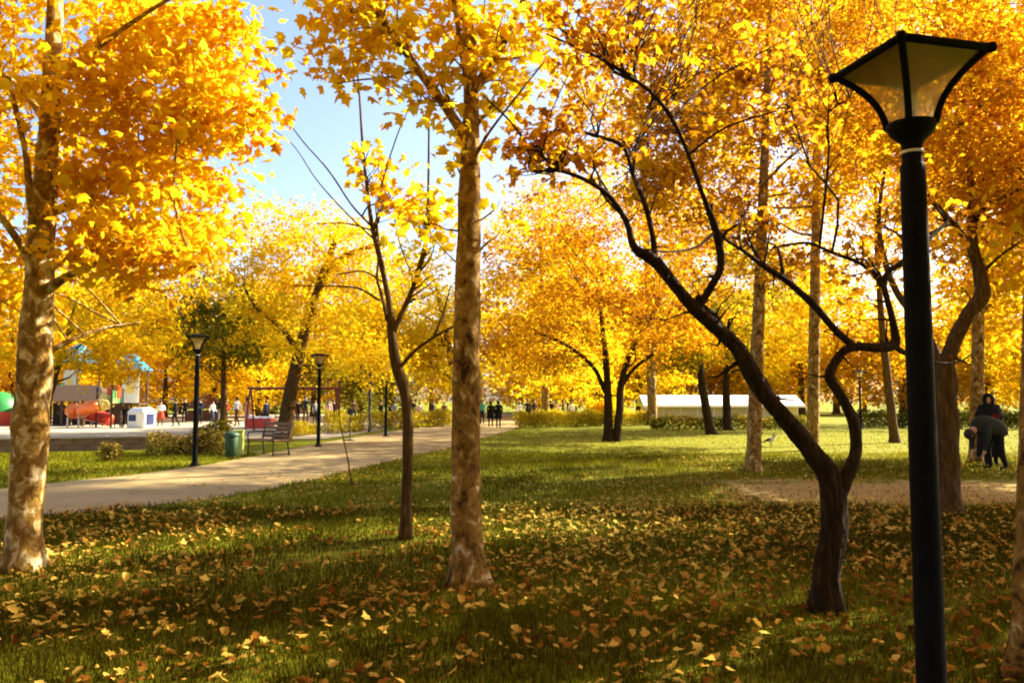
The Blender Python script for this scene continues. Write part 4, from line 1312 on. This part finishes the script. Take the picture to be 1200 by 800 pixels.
def cap_hair(J, long=False, r=.108):
    """hair as a shell over the back and top of the head"""
    c = Vector(J['head']) + (Vector(J['crown']) - Vector(J['head'])) * .45
    up = (Vector(J['crown']) - Vector(J['head'])).normalized()
    fwd = (Vector(J['nose']) - Vector(J['head'])); fwd = (fwd - up * fwd.dot(up)).normalized()
    side = up.cross(fwd)
    bm = bmesh.new()
    bmesh.ops.create_uvsphere(bm, u_segments=14, v_segments=9, radius=1)
    for v in bm.verts:
        p = v.co.copy()
        drop = 0
        if long and p.z < 0 and p.y < .3: drop = -.16 * (-p.z)
        v.co = c + side * p.x * r * .95 - fwd * (-p.y) * r * 1.08 + up * (p.z * r * 1.12 + drop)
    kill = [f for f in bm.faces if (f.calc_center_median() - c).dot(fwd) > .035 and (f.calc_center_median() - c).dot(up) < .055 or ((f.calc_center_median() - c).dot(up) < -.05 and not long)]
    bmesh.ops.delete(bm, geom=kill, context='FACES')
    me = bpy.data.meshes.new('hair')
    bm.to_mesh(me); bm.free()
    for p in me.polygons: p.use_smooth = True
    me.materials.append(M['hair'])
    return me


POSES = [dict(kneeL=(-.10, -.16, .52), ankL=(-.10, -.08, .10), toeL=(-.10, -.25, .06), kneeR=(.10, .06, .50), ankR=(.10, .26, .13), toeR=(.10, .14, .05), elL=(-.24, .10, 1.14), wrL=(-.22, .12, .9), haL=(-.21, .10, .81), wrR=(.22, -.18, .92), haR=(.21, -.24, .86)),
         dict(),
         dict(elR=(.25, -.02, 1.15), wrR=(.12, -.24, 1.12), haR=(.06, -.30, 1.14), ankL=(-.16, .02, .09), toeL=(-.2, -.14, .04))]
protos = []
for ps in POSES:
    me, J = body_mesh(ps)
    protos.append((me, cap_hair(J), cap_hair(J, True)))


def person(px, feet_py, h_px, pose, top, bottom, label, rz, long_hair=False, hair=True, skirt=None, coat=None, d=None):
    p = G(px, feet_py) if d is None else np.array([(px - 600) / F * d, d, 0])
    me, h1, h2 = protos[pose]
    me = me.copy()
    for m_ in (M['skin'], top, bottom, M['hair']): me.materials.append(m_)
    o = bpy.data.objects.new('person', me)
    COL.objects.link(o)
    o.location = (p[0], p[1], .012)
    o.rotation_euler = (0, 0, rz)
    s = max(.62, min(1.08, h_px / F * p[1] / 1.72))
    o.scale = (s, s, s)
    tag(o, label, 'person', 'people in the park')
    if hair: link_mesh('hair', h2 if long_hair else h1, None, o)
    if skirt:
        lathe('skirt', [(.16, 1.02), (.19, .9), (.235, .62), (.25, .5), (.235, .5), (.17, .9)], skirt, o, 14)
    if coat:
        lathe('coat', [(.185, 1.18), (.2, 1.0), (.23, .75), (.25, .58), (.235, .58), (.18, 1.0)], coat, o, 14)
    return o


C = dict(black=cloth('black_cloth', (.012, .012, .014)), white=cloth('white_cloth', (.75, .73, .70)), navy=cloth('navy_cloth', (.02, .03, .06)), jean=cloth('denim', (.05, .07, .12)), orange=cloth('orange_cloth', (.6, .26, .08)),
         teal=cloth('teal_cloth', (.03, .36, .30)), red=cloth('red_cloth', (.40, .05, .03)), brown=cloth('brown_cloth', (.13, .07, .04)), pink=cloth('pink_cloth', (.62, .38, .36)), grey=cloth('grey_cloth', (.18, .18, .18)), olive=cloth('olive_cloth', (.026, .029, .022)), green=cloth('dark_green_cloth', (.02, .06, .04)))
person(188, 500, 30, 2, C['white'], C['brown'], 'person in a white top and reddish skirt on the playground paving', .5, True, skirt=C['red'])
person(205, 500.5, 33, 0, C['black'], C['black'], 'person in a black jacket and black trousers by the playground', -1.2)
person(249, 496, 26, 0, C['white'], C['jean'], 'person in a white top walking behind the hedge', 1.3, True)
person(257, 495, 28, 1, C['black'], C['grey'], 'person in a black jacket beside the white clad walker', 2.6, True)
person(277, 500, 35, 0, C['white'], C['brown'], 'person in a white shirt and brown trousers above the litter bin', -1.8)
person(289, 500, 35, 1, C['orange'], C['pink'], 'person in an orange top beside the white shirted one', 2.9, True)
person(358, 498, 34, 2, C['green'], C['brown'], 'person in a dark green jacket standing at the swing frame', .2)
person(343, 498, 24, 1, C['red'], C['jean'], 'child in a red top beside the swing frame', .8)
person(330, 497, 24, 0, C['white'], C['navy'], 'child in a white top behind the leaning trunk', -.6)
person(385, 497, 28, 1, C['pink'], C['brown'], 'person in a pink top behind the path lamp post', .4, True)
person(147, 501, 38, 1, C['brown'], C['black'], 'tall person in dark brown clothes next to the play tower', .3)
person(107, 500, 22, 1, C['pink'], C['navy'], 'child in a pink top under the orange slide', .9, True)
person(98, 500, 20, 1, C['white'], C['brown'], 'child in a white top near the orange slide', -.5)
person(565, 497, 28, 1, C['teal'], C['black'], 'person in a teal top on the path beside the middle trunk', .1, True)
person(575, 501, 31, 0, C['black'], C['black'], 'walker in long black coat on the path, nearer the middle trunk', 3.1, True, coat=C['black'])
person(584, 502, 33, 0, C['black'], C['black'], 'walker in long black coat on the path, nearer the yellow hedge', 3.2, True, coat=C['black'])
for px, hp, tp, lab, po in ((609, 24, 'white', 'far person in white behind the yellow hedge', 1), (618, 27, 'navy', 'far person in navy behind the yellow hedge', 2), (636, 22, 'orange', 'far person in orange behind the yellow hedge', 0),
                            (645, 26, 'black', 'far person in black behind the yellow hedge', 1), (651, 25, 'pink', 'far person in pale pink behind the yellow hedge', 2), (669, 25, 'white', 'far person in white nearest the twin trunk tree', 0),
                            (447, 25, 'black', 'far person in black behind the long yellow hedge', 1), (462, 24, 'grey', 'far person in grey behind the long yellow hedge', 2), (492, 24, 'pink', 'far person in pink behind the long yellow hedge', 1), (508, 25, 'navy', 'far person in navy behind the long yellow hedge', 0), (521, 24, 'brown', 'far person in brown behind the long yellow hedge', 2)):
    person(px, 0, hp, po, C[tp], C['black'], lab, random.uniform(0, 6), d=56)

for px, dd_, hp, tp, lab, po in ((66, 52, 30, 'black', 'far person in black under the dark shelter', 1), (74, 50, 29, 'brown', 'far person in brown near the dark shelter', 2), (118, 50, 29, 'black', 'person in black standing behind the orange slide', 0),
                             (128, 53, 28, 'navy', 'person in navy between slide and play tower', 1), (218, 54, 29, 'black', 'far person in black beside the path lamp post', 0), (236, 52, 30, 'navy', 'far person in navy near the brown kiosk', 2),
                             (266, 53, 28, 'red', 'far person in dark red behind the brown green hedge', 1), (313, 52, 28, 'navy', 'person in navy in front of the swing frame', 1), (350, 52, 29, 'black', 'person in black under the swing beam', 0),
                             (370, 51, 29, 'grey', 'person in grey behind the path lamp post', 2), (392, 54, 27, 'black', 'person in black at the swing frame end', 1), (415, 55, 27, 'brown', 'person in brown behind the clipped yellow hedge', 0),
                             (484, 54, 28, 'black', 'far person in black seen left of the middle trunk', 1), (626, 57, 27, 'black', 'far person in black beside the one in orange', 2), (660, 57, 27, 'brown', 'far person in brown near the twin trunk tree', 1)):
    person(px, 0, hp, po, C[tp], C['black'], lab, random.uniform(0, 6), d=dd_)

# the woman in black and the figure stooping before her
me, J = body_mesh(dict(elL=(-.27, -.02, 1.16), wrL=(-.16, -.20, 1.06), haL=(-.09, -.24, 1.04), elR=(.27, -.02, 1.16), wrR=(.14, -.21, 1.02), haR=(.06, -.26, 1.02)), 1.15, fingers=True)
for m_ in (M['skin'], C['black'], C['black'], C['black']): me.materials.append(m_)
o = bpy.data.objects.new('person', me)
COL.objects.link(o)
dW = 19.6
o.location = ((1157 - 600) / F * dW, dW, .0)
o.rotation_euler = (0, 0, -.35)
o.scale = (1.02, 1.02, 1.02)
tag(o, 'woman in a black headscarf and long black coat standing behind the stooping figure', 'person', 'people in the park')
V, T = [], []
n = 20
prof = [(.105, .10, 1.70, .01), (.125, .125, 1.64, .0), (.135, .135, 1.55, .0), (.125, .12, 1.47, .0), (.19, .15, 1.40, .0), (.27, .19, 1.28, .0), (.295, .205, 1.14, 0), (.28, .2, 1.02, 0)]
for (rx, ry, z, oy) in prof:
    for i in range(n):
        a = 2 * math.pi * i / n - math.pi / 2 + math.pi / n
        V.append((rx * math.cos(a), ry * math.sin(a) + oy + .01 * math.sin(3 * a + z * 9), z))
V.append((0, .02, 1.735))
for j in range(len(prof) - 1):
    for i in range(n):
        if j in (1, 2) and i in (18, 19, 0, 17) : continue      # the opening for the face
        T.append((j * n + i, (j + 1) * n + i, (j + 1) * n + (i + 1) % n, j * n + (i + 1) % n))
sc_me = bpy.data.meshes.new('headscarf')
sc_me.from_pydata(V, [], T + [(len(V) - 1, i, (i + 1) % n) for i in range(n)])
for p_ in sc_me.polygons: p_.use_smooth = True
link_mesh('headscarf', sc_me, C['black'], o)
lathe('coat', [(.20, 1.10), (.24, .95), (.28, .6), (.31, .22), (.29, .22), (.2, .9)], C['black'], o, 18)
box_obj('red_panel', (.09, -.225, 1.13), (.17, .03, .22), cloth('dark_maroon_cloth', (.10, .012, .010)), o, bevel=.012)['label'] = 'dark red patch on the front of the coat'

bend = dict(pelvis=(0, .10, .92), waist=(0, -.02, 1.00), chest=(0, -.24, 1.02), neck=(0, -.43, .94), head=(0, -.53, .86), crown=(0, -.61, .79), nose=(0, -.515, .76),
            hipL=(-.10, .10, .88), kneeL=(-.13, -.02, .50), ankL=(-.14, .10, .09), toeL=(-.15, -.10, .04), hipR=(.10, .10, .88), kneeR=(.13, .10, .48), ankR=(.14, .24, .09), toeR=(.15, .06, .04),
            shL=(-.19, -.28, .98), elL=(-.22, -.32, .70), wrL=(-.17, -.36, .46), haL=(-.15, -.39, .37), shR=(.19, -.28, .98), elR=(.23, -.30, .70), wrR=(.18, -.34, .46), haR=(.16, -.37, .37))
me, J = body_mesh(bend, 1.5, fingers=True)
for m_ in (M['skin'], C['olive'], C['black'], C['black']): me.materials.append(m_)
o = bpy.data.objects.new('person', me)
COL.objects.link(o)
dB = 18.3
o.location = ((1158 - 600) / F * dB, dB, .0)
o.rotation_euler = (0, 0, math.radians(-78))
tag(o, 'figure in a grey green jacket and black trousers stooping with head down', 'person', 'people in the park')
link_mesh('hair', cap_hair(J, False, .115), None, o)
jk = tube_obj('jacket', [[0, -.44, .97, .10], [0, -.38, .98, .17], [0, -.25, 1.0, .225], [0, -.08, 1.0, .235], [0, .08, .95, .23], [0, .19, .85, .21], [0, .22, .78, .18]], C['olive'], o, n=16, bump=.05, step=.05)

# small pied bird on the sunny grass
p = G(903, 523)
root = tag(empty('bird', (p[0], p[1], 0), .6), 'small black and white bird on the sunny grass beside a pale trunk', 'bird')
bm_body = tube_obj('body', [[0, .16, .20, .02], [0, .10, .21, .06], [0, 0, .22, .085], [0, -.09, .27, .07], [0, -.14, .33, .05], [0, -.17, .36, .045], [0, -.21, .355, .02], [0, -.26, .345, .006]], cloth('white_feathers', (.7, .68, .62)), root, n=12, step=.03)
tube_obj('head_cap', [[0, -.12, .345, .03], [0, -.16, .37, .052], [0, -.195, .365, .03]], C['black'], root, n=10, step=.02)
tube_obj('tail', [[0, .1, .21, .03], [0, .25, .17, .025], [0, .38, .13, .012]], C['black'], root, n=8, step=.05)
for s in (-1, 1):
    tube_obj('wing', [[s * .07, -.06, .25, .03], [s * .08, .04, .23, .045], [s * .05, .2, .19, .012]], C['black'], root, n=8, step=.05)
    tube_obj('leg', [[s * .03, 0, .15, .008], [s * .03, -.01, .02, .007], [s * .03, -.05, .005, .006]], C['black'], root, n=6, step=.05)

# ------------------------------------------------------------------ grass and fallen leaves
def wedge(g, n, y0, y1, margin=1.6, p=1.0):
    Y = (y0 ** 2 + (y1 ** 2 - y0 ** 2) * g.random(n)) ** .5
    X = (g.random(n) * 2 - 1) * (Y * .68 + margin)
    return X, Y


trail = lambda X, Y: (np.abs(Y - 14.3) < 1.9) & (X > 4.0)
Vs, Ts, tv, off = [], [], [], 0
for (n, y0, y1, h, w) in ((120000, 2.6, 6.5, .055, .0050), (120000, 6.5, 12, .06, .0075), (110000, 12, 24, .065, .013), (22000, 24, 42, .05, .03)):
    X, Y = wedge(rng, n, y0, y1)
    dens = fnoise(X, Y, 1.1, 5) * .5 + fnoise(X, Y, 4.5, 6) * .3 + rng.normal(0, .5, n)
    ok = ~inside(path_poly, X, Y) & ~(trail(X, Y) & (rng.random(n) > .06)) & (dens > -.75) & ~((X < -7) & (Y > 25))
    X, Y = X[ok], Y[ok]
    n = len(X)
    a = rng.uniform(0, 6.28, n)
    hh = h * rng.uniform(.5, 1.5, n) * (1 + .25 * fnoise(X, Y, 2.5, 9))
    lean = rng.uniform(.1, .9, n) * hh
    b = rng.uniform(0, 6.28, n)
    wx, wy = np.cos(a) * w * .5, np.sin(a) * w * .5
    v = np.zeros((n, 5, 3))
    v[:, 0] = np.c_[X - wx, Y - wy, np.full(n, -.004)]
    v[:, 1] = np.c_[X + wx, Y + wy, np.full(n, -.004)]
    mx, my = X + np.cos(b) * lean * .35, Y + np.sin(b) * lean * .35
    v[:, 2] = np.c_[mx - wx * .8, my - wy * .8, hh * .6]
    v[:, 3] = np.c_[mx + wx * .8, my + wy * .8, hh * .6]
    v[:, 4] = np.c_[X + np.cos(b) * lean, Y + np.sin(b) * lean, hh]
    t0 = np.array([(0, 1, 3), (0, 3, 2), (2, 3, 4)])
    Vs.append(v.reshape(-1, 3))
    Ts.append((t0[None] + (np.arange(n) * 5)[:, None, None] + off).reshape(-1, 3))
    tv.append(np.repeat(np.clip((.08 if y1 < 13 else .45 if y1 < 30 else .75) + .16 * fnoise(X, Y, .9, 12) + rng.normal(0, .18, n), 0, 1), 5))  # nearest bands darker for shade, farthest yellower for sun, put into blade colour
    off += n * 5
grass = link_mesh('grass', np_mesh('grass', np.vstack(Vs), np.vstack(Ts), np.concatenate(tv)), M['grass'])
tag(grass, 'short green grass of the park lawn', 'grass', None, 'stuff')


def drift(X, Y):
    """where leaves have gathered"""
    v = fnoise(X, Y, .9, 21) * 1.1 + fnoise(X, Y, 3.0, 22) * .9 - .35
    for (x, y, r, k) in ((2.41, 6.2, 1.2, 2.8), (1.2, 7.4, 1.6, .9), (-.4, 7.1, .9, 1.6), (-1.25, 9.4, .7, 1.8), (6.1, 11.4, 2.5, .9), (3.1, 8.2, 2.2, .9), (4.5, 12, 4, .9), (3.1, 4.6, .8, 1.8)):
        v = v + k * np.exp(-((X - x) ** 2 + (Y - y) ** 2) / r ** 2)
    return v


LX, LY = [], []
for (n, y0, y1) in ((5200, 2.8, 7), (14000, 7, 13), (26000, 13, 27)):
    X, Y = wedge(rng, n, y0, y1)
    keep = drift(X, Y) + rng.normal(0, .45, n) + (.75 if y0 > 6 else .3) - np.maximum(Y - 16, 0) * .25 - np.maximum(-3.5 - X, 0) * .2 > .1
    onp = inside(path_poly, X, Y)
    keep &= ~(onp & (rng.random(n) > .4))
    LX.append(X[keep]); LY.append(Y[keep])
LX, LY = np.concatenate(LX), np.concatenate(LY)
n = len(LX)
onp = inside(path_poly, LX, LY)
Z = np.where(onp, .012, rng.uniform(.025, .065, n))
nz = np.c_[rng.normal(0, .27, n), rng.normal(0, .27, n), np.ones(n)]
nz /= np.linalg.norm(nz, axis=1)[:, None]
nz[rng.random(n) < .3] *= -1
dr = rng.normal(0, 1, (n, 3))
dr -= nz * (dr * nz).sum(1)[:, None]
dr /= np.linalg.norm(dr, axis=1)[:, None]
LR = np.stack([np.cross(dr, nz), dr, nz], -1)
size = .028 + .058 * rng.random(n) ** 1.4
tint = np.clip(.52 + .14 * fnoise(LX, LY, .7, 31) + rng.normal(0, .24, n), 0, 1)
for (x, y, r) in ((2.41, 6.2, 1.0), (-1.25, 9.4, .7), (-.4, 7.1, .6)):      # redder leaves under their own trees
    tint -= .3 * np.exp(-((LX - x) ** 2 + (LY - y) ** 2) / r ** 2)
tint = np.clip(tint, 0, 1)
pos = np.c_[LX, LY, Z]
vis = (np.abs(LX / LY) < .63) & (LY > 4.35)
order = np.argsort(np.where(vis, LY / size, 1e9))[:300]
keep = np.ones(n, bool)
keep[order] = False
tm = [FLAT, CURLED]
lp = {}
for i in order:
    q = (int(min(5, tint[i] * 6)), int(i % 2))
    if q not in lp:
        V0, T0 = tm[q[1]]
        me = np_mesh('fallen_leaf', V0, T0, np.full(len(V0), (q[0] + .5) / 6))
        me.materials.append(M['litter'])
        lp[q] = me
    o = bpy.data.objects.new('fallen_leaf', lp[q])
    COL.objects.link(o)
    mw = Matrix(LR[i].tolist()).to_4x4()
    mw.translation = Vector(pos[i])
    o.matrix_world = mw @ Matrix.Scale(size[i], 4)
    tone = ('dark brown', 'russet brown', 'rusty orange', 'tan', 'pale tan', 'pale yellow')[q[0]]
    tag(o, f'{tone} fallen leaf lying in the nearest foreground grass', 'leaf', f'{tone} fallen leaves in the foreground')
far = keep & (LY > 12)
keep &= LY <= 12
Vc, Tc, tc = leaf_cloud(pos[far], LR[far], size[far] * 1.1, STAR, tint[far])
Va, Ta, ta = leaf_cloud(pos[keep][::2], LR[keep][::2], size[keep][::2], FLAT, tint[keep][::2])
Vb, Tb, tb = leaf_cloud(pos[keep][1::2], LR[keep][1::2], size[keep][1::2], CURLED, tint[keep][1::2])
lit = link_mesh('leaf_litter', np_mesh('leaf_litter', np.vstack([Va, Vb, Vc]), np.vstack([Ta, Tb + len(Va), Tc + len(Va) + len(Vb)]), np.concatenate([ta, tb, tc])), M['litter'])
tag(lit, 'carpet of small fallen leaves scattered over the lawn', 'leaf litter', None, 'stuff')
